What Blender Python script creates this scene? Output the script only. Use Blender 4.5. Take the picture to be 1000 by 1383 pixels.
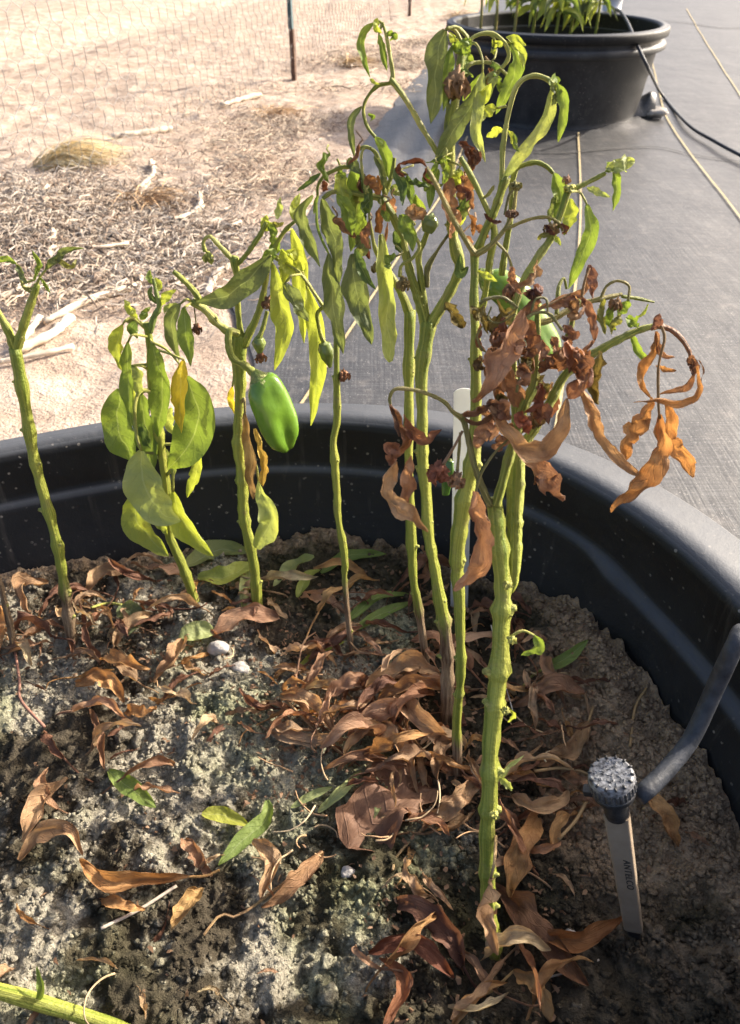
import bpy, bmesh, math, random
import numpy as np
from math import radians, sin, cos, pi, sqrt, atan2
from mathutils import Vector

for o in list(bpy.data.objects):
    bpy.data.objects.remove(o, do_unlink=True)
scene = bpy.context.scene
COL = scene.collection
rnd = random.Random(11)
rng = np.random.default_rng(11)

# ------------------------------------------------------------------ camera, sky, sun, exposure
CAM_H, PITCH, FPX = 0.58, radians(38.0), 1050.0
cd = bpy.data.cameras.new('camera'); cam = bpy.data.objects.new('camera', cd); COL.objects.link(cam)
cam.location = (0, 0, CAM_H); cam.rotation_euler = (pi / 2 - PITCH, 0, 0)
cd.sensor_fit = 'HORIZONTAL'; cd.sensor_width = 36.0; cd.lens = FPX / 1000 * 36.0
cd.clip_start = 0.01; cd.clip_end = 3000
cd.dof.use_dof = True; cd.dof.focus_distance = 0.44; cd.dof.aperture_fstop = 30
scene.camera = cam

SUN_EL, SUN_AZ = radians(29.0), radians(62.0)          # azimuth measured from +Y towards +X
w = bpy.data.worlds.new('World'); scene.world = w; w.use_nodes = True
wn = w.node_tree.nodes; wl = w.node_tree.links
sky = wn.new('ShaderNodeTexSky'); sky.sky_type = 'NISHITA'; sky.sun_disc = False
sky.sun_elevation = SUN_EL; sky.sun_rotation = SUN_AZ; sky.dust_density = 6.0; sky.air_density = 0.7; sky.ozone_density = 0.4
wl.new(sky.outputs[0], wn['Background'].inputs[0]); wn['Background'].inputs[1].default_value = 0.15
sl = bpy.data.lights.new('sun', 'SUN'); sl.energy = 4.1; sl.angle = radians(0.55); sl.color = (1.0, 0.92, 0.80)
sun = bpy.data.objects.new('sun', sl); COL.objects.link(sun)
sdir = Vector((sin(SUN_AZ) * cos(SUN_EL), cos(SUN_AZ) * cos(SUN_EL), sin(SUN_EL)))
sun.rotation_euler = sdir.to_track_quat('Z', 'Y').to_euler(); sun.location = sdir * 20
vs = scene.view_settings
vs.view_transform = 'Standard'; vs.look = 'None'; vs.gamma = 1.0; vs.use_curve_mapping = False
vs.exposure = 1.25

# ------------------------------------------------------------------ helpers
def ray(x, y):
    u, v = (x - 500) / FPX, (y - 691.5) / FPX
    c, s = cos(PITCH), sin(PITCH)
    return np.array([u, c - v * s, -s - v * c])
EYE = np.array([0, 0, CAM_H])
def on_y(x, y, Y):
    r = ray(x, y); return EYE + r * (Y / r[1])
def on_z(x, y, z):
    r = ray(x, y); return EYE + r * ((z - CAM_H) / r[2])
def on_soil(x, y):
    z = 0.15
    for _ in range(6):
        p = on_z(x, y, z); z = float(soil_h(p[0], p[1]))
    return p
def pxsize(p):                     # metres per photo pixel at a place
    d = p - EYE
    return (d[1] * cos(PITCH) - d[2] * sin(PITCH)) / FPX

def _hash(ix, iy, iz, seed):
    h = (ix * 374761393 + iy * 668265263 + iz * 2147483647 + seed * 974634541) & 0xffffffff
    h = ((h ^ (h >> 13)) * 1274126177) & 0xffffffff
    h = ((h ^ (h >> 16)) * 2246822519) & 0xffffffff
    return ((h ^ (h >> 15)) & 0xffffff) / float(0xffffff)
def vnoise(x, y, z=0.0, seed=0):
    x, y, z = np.broadcast_arrays(np.asarray(x, float), np.asarray(y, float), np.asarray(z, float))
    ix, iy, iz = np.floor(x).astype(np.int64), np.floor(y).astype(np.int64), np.floor(z).astype(np.int64)
    fx, fy, fz = x - ix, y - iy, z - iz
    fx = fx * fx * (3 - 2 * fx); fy = fy * fy * (3 - 2 * fy); fz = fz * fz * (3 - 2 * fz)
    def L(a, b, t): return a + (b - a) * t
    g = lambda a, b, c: _hash(ix + a, iy + b, iz + c, seed)
    return 2 * L(L(L(g(0,0,0), g(1,0,0), fx), L(g(0,1,0), g(1,1,0), fx), fy),
                 L(L(g(0,0,1), g(1,0,1), fx), L(g(0,1,1), g(1,1,1), fx), fy), fz) - 1
def fbm(x, y, f, octs=4, seed=0, gain=.5):
    s = 0; a = 1; t = 0
    for i in range(octs):
        s = s + a * vnoise(np.asarray(x) * f, np.asarray(y) * f, 0, seed + i); t += a; a *= gain; f *= 2.03
    return s / t

def catmull(pts, n):
    P = np.array(pts, float); m = len(P)
    if m == 2:
        t = np.linspace(0, 1, n)[:, None]; return P[0] + (P[1] - P[0]) * t
    d = np.r_[0, np.cumsum(np.linalg.norm(np.diff(P[:, :3], axis=0), axis=1) + 1e-9)]
    E = np.vstack([2 * P[0] - P[1], P, 2 * P[-1] - P[-2]])
    out = []
    for s in np.linspace(0, d[-1], n):
        i = min(int(np.searchsorted(d, s, 'right')) - 1, m - 2); u = (s - d[i]) / (d[i + 1] - d[i])
        a, b, c, e = E[i], E[i + 1], E[i + 2], E[i + 3]
        out.append(.5 * (2 * b + (c - a) * u + (2 * a - 5 * b + 4 * c - e) * u * u + (3 * b - a - 3 * c + e) * u ** 3))
    return np.array(out)

def mesh_from(name, V, F, uv=None, smooth=True):
    me = bpy.data.meshes.new(name)
    me.from_pydata(np.asarray(V).tolist(), [], F)
    if uv is not None:
        l = me.uv_layers.new(name='UVMap'); idx = np.zeros(len(me.loops), np.int32)
        me.loops.foreach_get('vertex_index', idx)
        l.data.foreach_set('uv', np.asarray(uv)[idx].ravel())
    if smooth: me.polygons.foreach_set('use_smooth', [True] * len(me.polygons))
    me.update(); return me
def put(name, me, mat, parent=None, loc=None, color=None):
    o = bpy.data.objects.new(name, me); COL.objects.link(o)
    if mat is not None and len(me.materials) == 0: me.materials.append(mat)
    if loc is not None: o.location = loc
    if parent is not None: o.parent = parent
    if color is not None: o.color = (*color, 1)
    return o
def tag(o, label=None, cat=None, group=None, kind=None):
    if label: o['label'] = label
    if cat: o['category'] = cat
    if group: o['group'] = group
    if kind: o['kind'] = kind
    return o
def empty(name, loc):
    o = bpy.data.objects.new(name, None); COL.objects.link(o); o.location = loc; o.empty_display_size = .02; return o

def frames(P):
    T = np.gradient(P, axis=0); T /= np.linalg.norm(T, axis=1)[:, None] + 1e-12
    N = np.zeros_like(T); ref = np.array([.37, -.2, .9])
    if abs(T[0] @ ref) > .9 * np.linalg.norm(ref): ref = np.array([1, .1, 0])
    n = ref - T[0] * (T[0] @ ref); N[0] = n / np.linalg.norm(n)
    for i in range(1, len(T)):
        n = N[i - 1] - T[i] * (T[i] @ N[i - 1]); N[i] = n / (np.linalg.norm(n) + 1e-12)
    return T, N, np.cross(T, N)
def tube_geo(P, R, n=9, flute=0.0, lobes=5, caps=True, lump=0.0, seed=0):
    T, N, B = frames(P); m = len(P); th = np.linspace(0, 2 * pi, n, endpoint=False)
    V = []; UV = []
    for i in range(m):
        rr = R[i] * (1 + flute * np.cos(lobes * th + .4 * i / m))
        if lump: rr = rr * (1 + lump * vnoise(th * 1.3, i * .35, 0, seed))
        V.append(P[i] + np.cos(th)[:, None] * N[i] * rr[:, None] + np.sin(th)[:, None] * B[i] * rr[:, None])
        UV.append(np.c_[th / (2 * pi), np.full(n, i / (m - 1))])
    V = np.vstack(V); UV = np.vstack(UV); F = []
    for i in range(m - 1):
        for j in range(n):
            k = (j + 1) % n; F.append((i * n + j, i * n + k, (i + 1) * n + k, (i + 1) * n + j))
    if caps:
        F.append(tuple(range(n))[::-1]); F.append(tuple((m - 1) * n + j for j in range(n)))
    return V, F, UV
def merge(parts):
    V, F, U, k = [], [], [], 0
    for v, f, u in parts:
        V.append(v); U.append(u); F += [tuple(a + k for a in q) for q in f]; k += len(v)
    return np.vstack(V), F, np.vstack(U)

def leaf_geo(P, hw, nref, twist=0.0, roll=0.6, crink=0.0, wave=0.15, seed=0, M=7, prof=(.6, .9), dent=0.0):
    n = len(P); T = np.gradient(P, axis=0); T /= np.linalg.norm(T, axis=1)[:, None] + 1e-12
    nr = np.broadcast_to(np.asarray(nref, float), P.shape)
    S = np.cross(T, nr); L = np.linalg.norm(S, axis=1)
    prev = None
    for i in range(n):                                # keep the side vector continuous
        s = S[i] / L[i] if L[i] > .15 else (prev if prev is not None else np.array([1., 0, 0]))
        if prev is not None:
            if s @ prev < 0: s = -s
            s = prev * .45 + s * .55
        s = s - T[i] * (T[i] @ s); s /= np.linalg.norm(s) + 1e-12; S[i] = s; prev = s
    N = np.cross(S, T)
    v = np.linspace(0, 1, n); tw = np.interp(v, np.linspace(0, 1, np.size(twist)), np.atleast_1d(twist))
    ro = np.interp(v, np.linspace(0, 1, np.size(roll)), np.atleast_1d(roll)) + 1e-4
    a, b = prof; pk = a / (a + b); wv = np.maximum(v, .012) ** a * np.maximum(1 - v, .004) ** b / (pk ** a * (1 - pk) ** b)
    S2 = S * np.cos(tw)[:, None] + N * np.sin(tw)[:, None]; N2 = N * np.cos(tw)[:, None] - S * np.sin(tw)[:, None]
    s = np.linspace(-1, 1, M); V = np.zeros((n, M, 3)); UV = np.zeros((n, M, 2))
    ph = rnd.random() * 6
    for j in range(M):
        ang = s[j] * ro; W = hw * wv
        if dent: W = W * (1 + dent * abs(s[j]) * vnoise(v * 9, s[j] * 2, 0, seed + 5))
        x = W * np.sin(ang) / ro; z = W * (1 - np.cos(ang)) / ro + W * .16 * abs(s[j])
        z = z + hw * wave * s[j] ** 2 * np.sin(v * 15 + ph + (2 if s[j] > 0 else 0)) * wv
        if crink:
            z = z + hw * crink * (vnoise(v * 5, s[j] * 1.2, 0, seed) + .6 * vnoise(v * 13, s[j] * 2.6, 0, seed + 1)) * wv ** .5
            x = x + hw * crink * .55 * vnoise(v * 6, s[j] * 1.5, 0, seed + 2) * wv
        V[:, j] = P + S2 * x[:, None] + N2 * z[:, None]
        UV[:, j, 0] = (s[j] + 1) / 2; UV[:, j, 1] = v
    F = []
    for i in range(n - 1):
        for j in range(M - 1):
            q = i * M + j; F.append((q, q + 1, q + M + 1, q + M))
    return V.reshape(-1, 3), F, UV.reshape(-1, 2)

# ------------------------------------------------------------------ materials
class NT:
    def __init__(s, name):
        s.m = bpy.data.materials.new(name); s.m.use_nodes = True; s.t = s.m.node_tree; s.N = s.t.nodes; s.b = s.N['Principled BSDF']; s.out = s.N['Material Output']
    def n(s, typ, **kw):
        o = s.N.new(typ)
        for k, v in kw.items():
            if k.startswith('i_'):
                o.inputs[int(k[2:]) if k[2:].isdigit() else k[2:].replace('_', ' ')].default_value = v
            else: setattr(o, k, v)
        return o
    def l(s, a, b): s.t.links.new(a, b)
    def noise(s, scale, detail=4, rough=.55, vec=None, dist=0.0):
        o = s.n('ShaderNodeTexNoise'); o.inputs['Scale'].default_value = scale; o.inputs['Detail'].default_value = detail
        o.inputs['Roughness'].default_value = rough; o.inputs['Distortion'].default_value = dist
        if vec is not None: s.l(vec, o.inputs['Vector'])
        return o.outputs['Fac']
    def ramp(s, fac, stops):
        o = s.n('ShaderNodeValToRGB'); e = o.color_ramp.elements
        while len(e) > 1: e.remove(e[-1])
        e[0].position, c = stops[0]; e[0].color = (*c, 1) if np.size(c) == 3 else (c, c, c, 1)
        for p, c in stops[1:]:
            k = e.new(p); k.color = (*c, 1) if np.size(c) == 3 else (c, c, c, 1)
        s.l(fac, o.inputs[0]); return o.outputs[0]
    def mix(s, fac, a, b, mode='MIX'):
        o = s.n('ShaderNodeMix', data_type='RGBA', blend_type=mode)
        for v, k in ((fac, 0), (a, 6), (b, 7)):
            if isinstance(v, (int, float)): o.inputs[k].default_value = v if k == 0 else (v, v, v, 1)
            elif isinstance(v, tuple): o.inputs[k].default_value = (*v, 1)
            else: s.l(v, o.inputs[k])
        return o.outputs[2]
    def math(s, op, a, b=0.0, c=None):
        o = s.n('ShaderNodeMath', operation=op)
        for i, v in enumerate((a, b) if c is None else (a, b, c)):
            if isinstance(v, (int, float)): o.inputs[i].default_value = v
            else: s.l(v, o.inputs[i])
        return o.outputs[0]
    def bump(s, h, strength, dist, prev=None):
        o = s.n('ShaderNodeBump'); o.inputs['Strength'].default_value = strength; o.inputs['Distance'].default_value = dist
        s.l(h, o.inputs['Height'])
        if prev is not None: s.l(prev, o.inputs['Normal'])
        return o.outputs[0]
    def coord(s, k='Object'): return s.n('ShaderNodeTexCoord').outputs[k]
    def mapping(s, vec, scale=(1, 1, 1), rot=(0, 0, 0)):
        o = s.n('ShaderNodeMapping'); o.inputs['Scale'].default_value = scale; o.inputs['Rotation'].default_value = rot
        s.l(vec, o.inputs['Vector']); return o.outputs[0]
    def fin(s, col=None, rough=None, bump=None, spec=None):
        if col is not None:
            if isinstance(col, tuple): s.b.inputs['Base Color'].default_value = (*col, 1)
            else: s.l(col, s.b.inputs['Base Color'])
        if rough is not None:
            if isinstance(rough, (int, float)): s.b.inputs['Roughness'].default_value = rough
            else: s.l(rough, s.b.inputs['Roughness'])
        if bump is not None: s.l(bump, s.b.inputs['Normal'])
        if spec is not None: s.b.inputs['Specular IOR Level'].default_value = spec
        return s.m
    def translucent(s, col, fac, bump=None):
        t = s.n('ShaderNodeBsdfTranslucent'); s.l(col, t.inputs['Color'])
        if bump is not None: s.l(bump, t.inputs['Normal'])
        x = s.n('ShaderNodeMixShader'); x.inputs[0].default_value = fac
        s.l(s.b.outputs[0], x.inputs[1]); s.l(t.outputs[0], x.inputs[2]); s.l(x.outputs[0], s.out.inputs['Surface'])

def mat_leaf():
    k = NT('live_leaf'); oc = k.n('ShaderNodeObjectInfo').outputs['Color']; uv = k.coord('UV')
    sp = k.n('ShaderNodeSeparateXYZ'); k.l(uv, sp.inputs[0])
    u = k.math('ABSOLUTE', k.math('SUBTRACT', sp.outputs[0], .5)); v = sp.outputs[1]
    mid = k.math('LESS_THAN', u, .022)
    side = k.math('ABSOLUTE', k.math('SINE', k.math('MULTIPLY', k.math('SUBTRACT', v, k.math('MULTIPLY', u, .34)), 26.0)))
    side = k.math('SUBTRACT', 1.0, k.math('SMOOTH_MIN', k.math('MULTIPLY', side, 7.0), 1.0, .2))
    vein = k.math('MAXIMUM', mid, k.math('MULTIPLY', k.math('MAXIMUM', side, 0.0), .5))
    obj = k.coord('Object'); nz = k.noise(55, 4, .6, obj); nf = k.noise(420, 2, .5, obj)
    c = k.mix(k.math('MULTIPLY', nz, .8), oc, k.mix(.8, oc, (.70, .80, .5), 'MULTIPLY'))
    c = k.mix(k.ramp(k.noise(28, 3, .6, obj), [(.54, 0.0), (.74, .35)]), c, k.mix(1.0, oc, (1.7, 1.35, .75), 'MULTIPLY'))
    c = k.mix(k.math('MULTIPLY', vein, .38), c, k.mix(.5, oc, (.6, .66, .4)))
    h = k.math('ADD', k.math('MULTIPLY', vein, -.6), k.math('MULTIPLY', nf, .4)); b = k.bump(nz, .6, .0035, k.bump(h, .8, .0012))
    k.fin(c, .58, b, .28); k.translucent(k.mix(1.0, c, (1.35, 1.35, .55), 'MULTIPLY'), .38, b); return k.m
def mat_dry():
    k = NT('dry_leaf'); inf = k.n('ShaderNodeObjectInfo'); oc = inf.outputs['Color']; obj = k.coord('Object'); uv = k.coord('UV')
    sp = k.n('ShaderNodeSeparateXYZ'); k.l(uv, sp.inputs[0]); u = k.math('ABSOLUTE', k.math('SUBTRACT', sp.outputs[0], .5))
    n1 = k.noise(60, 5, .65, obj); n2 = k.noise(260, 4, .6, k.mapping(uv, (.05, .012, 1)))
    c = k.mix(k.ramp(n1, [(.38, 0.0), (.66, 1.0)]), k.mix(1.0, oc, (.66, .57, .52), 'MULTIPLY'), k.mix(1.0, oc, (1.22, 1.2, 1.12), 'MULTIPLY'))
    fibre = k.noise(1.0, 4, .6, k.mapping(uv, (14, 2.2, 1)))
    c = k.mix(k.math('MULTIPLY', fibre, .45), c, k.mix(.9, c, (.62, .5, .42), 'MULTIPLY'))
    side = k.math('ABSOLUTE', k.math('SINE', k.math('MULTIPLY', k.math('SUBTRACT', sp.outputs[1], k.math('MULTIPLY', u, .4)), 22.0)))
    rib = k.math('SUBTRACT', 1.0, k.math('SMOOTH_MIN', k.math('MULTIPLY', side, 4.0), 1.0, .3))
    h = k.math('ADD', k.math('MULTIPLY', rib, .18), k.math('ADD', k.math('MULTIPLY', n1, .5), fibre)); b = k.bump(h, .9, .0016)
    k.fin(c, .62, b, .3); k.translucent(k.mix(1.0, c, (1.2, 1.0, .66), 'MULTIPLY'), .3, b); return k.m
def mat_stem():
    k = NT('green_stem'); oc = k.n('ShaderNodeObjectInfo').outputs['Color']; uv = k.coord('UV'); obj = k.coord('Object')
    at = k.n('ShaderNodeAttribute', attribute_name='bark')
    st = k.noise(1.0, 4, .6, k.mapping(uv, (13, 2.5, 1))); n1 = k.noise(90, 4, .6, obj); n3 = k.noise(600, 2, .5, obj)
    c = k.mix(k.ramp(st, [(.35, 0.0), (.65, 1.0)]), k.mix(1.0, oc, (.45, .56, .35), 'MULTIPLY'), k.mix(1.0, oc, (1.35, 1.25, 1.2), 'MULTIPLY'))
    c = k.mix(k.ramp(n1, [(.56, 0.0), (.72, .55)]), c, (.27, .22, .10))
    c = k.mix(k.ramp(k.noise(330, 3, .7, obj), [(.66, 0.0), (.74, .7)]), c, (.22, .15, .09))
    bark = k.mix(k.ramp(k.noise(1.0, 5, .7, k.mapping(uv, (17, 9, 1))), [(.4, 0.0), (.62, 1.0)]), (.10, .055, .03), (.34, .25, .15))
    f = k.ramp(k.math('ADD', at.outputs['Fac'], k.math('MULTIPLY', k.math('SUBTRACT', st, .5), .7)), [(.42, 0.0), (.62, 1.0)])
    c = k.mix(f, c, bark)
    b = k.bump(k.math('ADD', k.math('MULTIPLY', st, 1.0), k.math('MULTIPLY', n3, .6)), .9, .0014)
    k.fin(c, k.mix(f, .5, .9), b, .32); k.b.inputs['Subsurface Weight'].default_value = .0
    return k.m
def mat_simple(name, a, b, scale, rough=.5, bs=.4, bd=.001, spec=.5, bscale=None, usecol=False):
    k = NT(name); obj = k.coord('Object'); n = k.noise(scale, 5, .6, obj)
    if usecol:
        oc = k.n('ShaderNodeObjectInfo').outputs['Color']; c = k.mix(k.ramp(n, [(.35, 0.0), (.68, 1.0)]), k.mix(1.0, oc, (.6, .6, .6), 'MULTIPLY'), k.mix(1.0, oc, (1.25, 1.2, 1.15), 'MULTIPLY'))
    else: c = k.ramp(n, [(.35, a), (.68, b)])
    return k.fin(c, rough, k.bump(k.noise(bscale or scale * 4, 4, .6, obj), bs, bd), spec)
def mat_tub(name='black_tub_plastic', lift=1.0):
    k = NT(name); obj = k.coord('Object')
    n = k.noise(16, 5, .65, obj); fine = k.noise(900, 2, .6, obj); sp = k.noise(150, 3, .6, obj)
    c = k.ramp(n, [(.35, (.007 * lift, .007 * lift, .0073 * lift)), (.7, (.016 * lift, .0158 * lift, .0155 * lift))])
    vo = k.n('ShaderNodeTexVoronoi'); vo.inputs['Scale'].default_value = 170; k.l(obj, vo.inputs['Vector'])
    dust = k.math('MULTIPLY', k.ramp(vo.outputs['Distance'], [(.14, 1.0), (.24, 0.0)]), k.ramp(k.noise(95, 3, .7, obj), [(.50, 0.0), (.62, 1.0)]))
    dust2 = k.ramp(k.noise(9, 3, .5, obj), [(.36, 0.0), (.66, 1.0)])
    c = k.mix(k.math('MULTIPLY', dust, dust2), c, (.34, .30, .25))
    streak = k.ramp(k.noise(1.0, 4, .7, k.mapping(obj, (70, 70, 7))), [(.58, 0.0), (.72, .45)])
    c = k.mix(k.math('MULTIPLY', streak, dust2), c, (.13, .115, .095))
    g = k.n('ShaderNodeNewGeometry'); s = k.n('ShaderNodeSeparateXYZ'); k.l(g.outputs['Normal'], s.inputs[0])
    c = k.mix(k.math('MULTIPLY', k.ramp(s.outputs[2], [(.55, 0.0), (.9, .85)]), k.math('ADD', k.math('MULTIPLY', n, .7), .45)), c, (.10, .107, .12))   # level faces tinted blue-grey: some dust, plus sky reflection painted in
    h = k.math('ADD', k.math('MULTIPLY', fine, .3), sp)
    return k.fin(c, k.ramp(n, [(.3, .46), (.7, .66)]), k.bump(h, .4, .0012), .28)
def mat_fabric():
    k = NT('woven_weed_fabric'); obj = k.coord('Object')
    n = k.noise(3.0, 5, .6, obj); m = k.noise(40, 4, .6, obj); sp = k.noise(330, 2, .7, obj)
    wv = k.noise(1.0, 3, .6, k.mapping(obj, (300, 5, 1), (0, 0, radians(13))))
    wv2 = k.noise(1.0, 3, .6, k.mapping(obj, (9, 300, 1), (0, 0, radians(13))))
    c = k.ramp(n, [(.3, (.066, .066, .067)), (.7, (.108, .107, .105))])
    c = k.mix(k.math('MULTIPLY', k.ramp(k.math('ADD', wv, wv2), [(.8, 0.0), (1.15, 1.0)]), .75), c, k.mix(1.0, c, (.3, .3, .31), 'MULTIPLY'))
    c = k.mix(k.ramp(sp, [(.62, 0.0), (.72, .85)]), c, (.36, .34, .31))
    c = k.mix(k.ramp(m, [(.55, 0.0), (.8, .5)]), c, (.2, .18, .16))
    b = k.bump(k.math('ADD', wv, wv2), .3, .0018, k.bump(k.noise(7, 3, .5, obj), .25, .02, k.bump(m, .15, .005)))
    return k.fin(c, .46, b, .5)
def mat_soil():
    k = NT('crusted_potting_soil'); obj = k.coord('Object')
    big = k.noise(11, 4, .6, obj); mid = k.noise(70, 5, .65, obj); fine = k.noise(420, 4, .7, obj)
    at = k.n('ShaderNodeAttribute', attribute_name='crust'); tanm = k.n('ShaderNodeAttribute', attribute_name='tan')
    dark = k.ramp(mid, [(.3, (.036, .030, .019)), (.7, (.12, .098, .068))])
    pale = k.ramp(fine, [(.28, (.13, .115, .085)), (.72, (.52, .475, .37))])
    t = k.ramp(fine, [(.28, (.26, .175, .105)), (.72, (.54, .40, .26))])
    f = k.ramp(k.math('ADD', at.outputs['Fac'], k.math('MULTIPLY', k.math('SUBTRACT', mid, .5), 1.5)), [(.42, 0.0), (.72, 1.0)])
    c = k.mix(f, dark, pale)
    c = k.mix(k.ramp(big, [(.46, 0.0), (.66, .6)]), c, k.mix(1.0, c, (.74, .92, .5), 'MULTIPLY'))
    c = k.mix(k.ramp(k.math('ADD', tanm.outputs['Fac'], k.math('MULTIPLY', k.math('SUBTRACT', mid, .5), .8)), [(.35, 0.0), (.7, .9)]), c, t)
    b = k.bump(fine, 1.0, .0035, k.bump(mid, .8, .006))
    return k.fin(c, .92, b, .15)
def mat_dirt():
    k = NT('sandy_dirt'); obj = k.coord('Object')
    n = k.noise(1.3, 5, .6, obj); m = k.noise(14, 6, .65, obj); f = k.noise(160, 4, .7, obj)
    c = k.ramp(n, [(.3, (.45, .36, .285)), (.7, (.60, .495, .405))])
    c = k.mix(k.ramp(m, [(.42, .75), (.62, 0.0)]), c, (.33, .245, .185))
    c = k.mix(k.ramp(f, [(.3, .55), (.55, 0.0)]), c, (.31, .23, .17))
    tr = k.noise(1.0, 4, .6, k.mapping(obj, (.5, .045, 1), (0, 0, radians(-64))))
    return k.fin(c, .95, k.bump(f, .8, .006, k.bump(m, .8, .03)), .1)

M_LEAF, M_DRY, M_STEM, M_TUB, M_FAB, M_SOIL, M_DIRT = mat_leaf(), mat_dry(), mat_stem(), mat_tub(), mat_fabric(), mat_soil(), mat_dirt()
M_TUBOUT = mat_tub('dust_glare_tub_plastic', 3.8)  # outer walls: base colour lifted for dust and veiling glare painted in
M_PEP = mat_simple('pepper_skin', None, None, 30, .17, .25, .002, .5, 70, True)
M_BUD = mat_simple('dried_flower', None, None, 200, .75, .9, .001, .2, 500, True)
M_STRAW = mat_simple('straw', None, None, 40, .7, .4, .001, .3, 300, True)
M_TUBE = mat_simple('drip_tubing', (.012, .015, .021), (.042, .047, .057), 160, .55, .5, .0006, .5)
M_BLACK = mat_simple('black_emitter_plastic', (.012, .012, .013), (.04, .04, .042), 300, .42, .4, .0004, .5)
M_CHALK = mat_simple('scale_crusted_plastic', (.028, .029, .031), (.30, .305, .32), 480, .38, .5, .0004, .7, 800)
M_SKIRT = mat_simple('chalk_streaked_black_plastic', (.010, .010, .011), (.13, .133, .14), 480, .4, .9, .0005, .7, 600)
M_STAKE = mat_simple('tan_stake_plastic', (.26, .20, .14), (.35, .28, .205), 60, .5, .2, .0004, .4)
def mat_tag():
    k = NT('white_tag_plastic'); c = k.ramp(k.noise(25, 4, .6, k.coord('Object')), [(.3, (.66, .66, .62)), (.7, (.80, .80, .76))]); k.fin(c, .45, None, .4); k.translucent(c, .45); return k.m
M_WHITE = mat_tag()
M_WIRE = mat_simple('galvanised_wire', (.26, .25, .235), (.38, .36, .335), 60, .6, .1, .0003, .3)
M_POST = mat_simple('painted_steel_post', (.035, .075, .085), (.07, .11, .12), 40, .6, .4, .001, .4)
M_RUST = mat_simple('rusty_steel', (.07, .045, .035), (.15, .09, .06), 60, .8, .5, .001, .2)
M_STRIPE = mat_simple('yellow_woven_stripe', (.34, .27, .14), (.50, .41, .24), 120, .7, .3, .0008, .2)
M_DARKTHREAD = mat_simple('dark_seam', (.03, .03, .03), (.07, .07, .065), 60, .8, .2, .0004, .2)
M_STONE = mat_simple('pale_stone', (.3, .27, .24), (.5, .47, .43), 90, .85, .6, .002, .2)
M_TEXT = mat_simple('embossed_print', (.05, .045, .04), (.07, .06, .05), 60, .6, .1, .0002, .2)
M_STONEW = mat_simple('pale_bucket_plastic', (.45, .46, .47), (.6, .61, .62), 10, .5, .1, .0005, .4)

# ------------------------------------------------------------------ ground
SLOPE = .21
def fabric_left(y):
    return np.interp(y, [-2, .9, 1.05, 1.2, 1.36, 1.55, 1.83, 2.5, 3.33, 4.69, 7, 15], [-.32, -.20, -.18, -.20, -.265, -.225, -.155, -.03, .12, .386, .90, 2.6])
def dirt_h(x, y):
    near = np.clip((fabric_left(y) - x) / .12, 0, 1) * np.clip((12 - y) / 4, 0, 1)
    h = .020 * fbm(x, y, 2.2, 3, 3) + .012 * fbm(x, y, 9, 4, 8) + .006 * fbm(x, y, 34, 2, 15)
    # wheel ruts on the track beyond the fence
    d = (x + .309) * .9708 - (y - 3.67) * .24
    h = h + np.where(d < -.5, -.05 * np.exp(-((d + 1.6) / .28) ** 2) - .05 * np.exp(-((d + 3.4) / .3) ** 2) + .03 * np.exp(-((d + 2.4) / .4) ** 2), 0) * np.clip((30 - abs(y)) / 10, 0, 1)
    edge = np.exp(-((fabric_left(y) - x - .03 + .03 * fbm(x, y, 6, 2, 44)) / .06) ** 2)
    return h * near - .006 * (1 - near) + .012 * edge * np.clip((x - fabric_left(y) + .2) / .1, 0, 1)
def axis(lo, hi, step, grow=1.32, far=1500):
    a = list(np.arange(lo, hi + step, step)); s = step
    while a[-1] < far: s *= grow; a.append(a[-1] + s)
    s = step
    while a[0] > -far: s *= grow; a.insert(0, a[0] - s)
    return np.array(a)
def grid_faces(nx, ny):
    i = np.arange(nx - 1)[:, None] * ny + np.arange(ny - 1)[None]
    return np.stack([i, i + ny, i + ny + 1, i + 1], -1).reshape(-1, 4).tolist()
gx, gy = axis(-2.4, .8, .017), axis(.55, 5.2, .02)
X, Y = np.meshgrid(gx, gy, indexing='ij')
me = mesh_from('dirt_ground', np.c_[X.ravel(), Y.ravel(), dirt_h(X, Y).ravel()], grid_faces(len(gx), len(gy)))
tag(put('dirt_ground', me, M_DIRT), kind='structure')

T2 = np.array([.61, 2.99])                               # centre of the second tub
def fabric_h(x, y):
    z = .007 + .004 * fbm(x, y, 3, 3, 21)
    d = x - fabric_left(y)
    fold = np.exp(-((d - .10) / .035) ** 2) * .018 + np.exp(-((d - .21) / .03) ** 2) * .014
    z = z + fold * np.clip((y - 1.6) / .5, 0, 1) * np.clip((3.6 - y) / .5, 0, 1) * (1 + .5 * fbm(x, y, 4, 2, 5))
    r = np.hypot(x - T2[0], y - T2[1]); z = z + .014 * np.exp(-((r - .30) / .035) ** 2) * (1 + .8 * fbm(x, y, 11, 3, 9))
    return z
fy = np.r_[np.arange(-1.2, 4.6, .022), np.arange(4.6, 14, .12)]
fu = np.r_[np.arange(0, 2.2, .02), np.arange(2.2, 9, .12)]
U_, Y_ = np.meshgrid(fu, fy, indexing='ij'); X_ = fabric_left(Y_) + U_ + .012 * fbm(Y_, Y_ * 0, 9, 3, 31) * np.exp(-U_ * 8)
Z_ = fabric_h(X_, Y_)
me = mesh_from('weed_fabric', np.c_[X_.ravel(), Y_.ravel(), Z_.ravel()], grid_faces(len(fu), len(fy)))
fabric = tag(put('weed_fabric', me, M_FAB), kind='structure')
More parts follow.
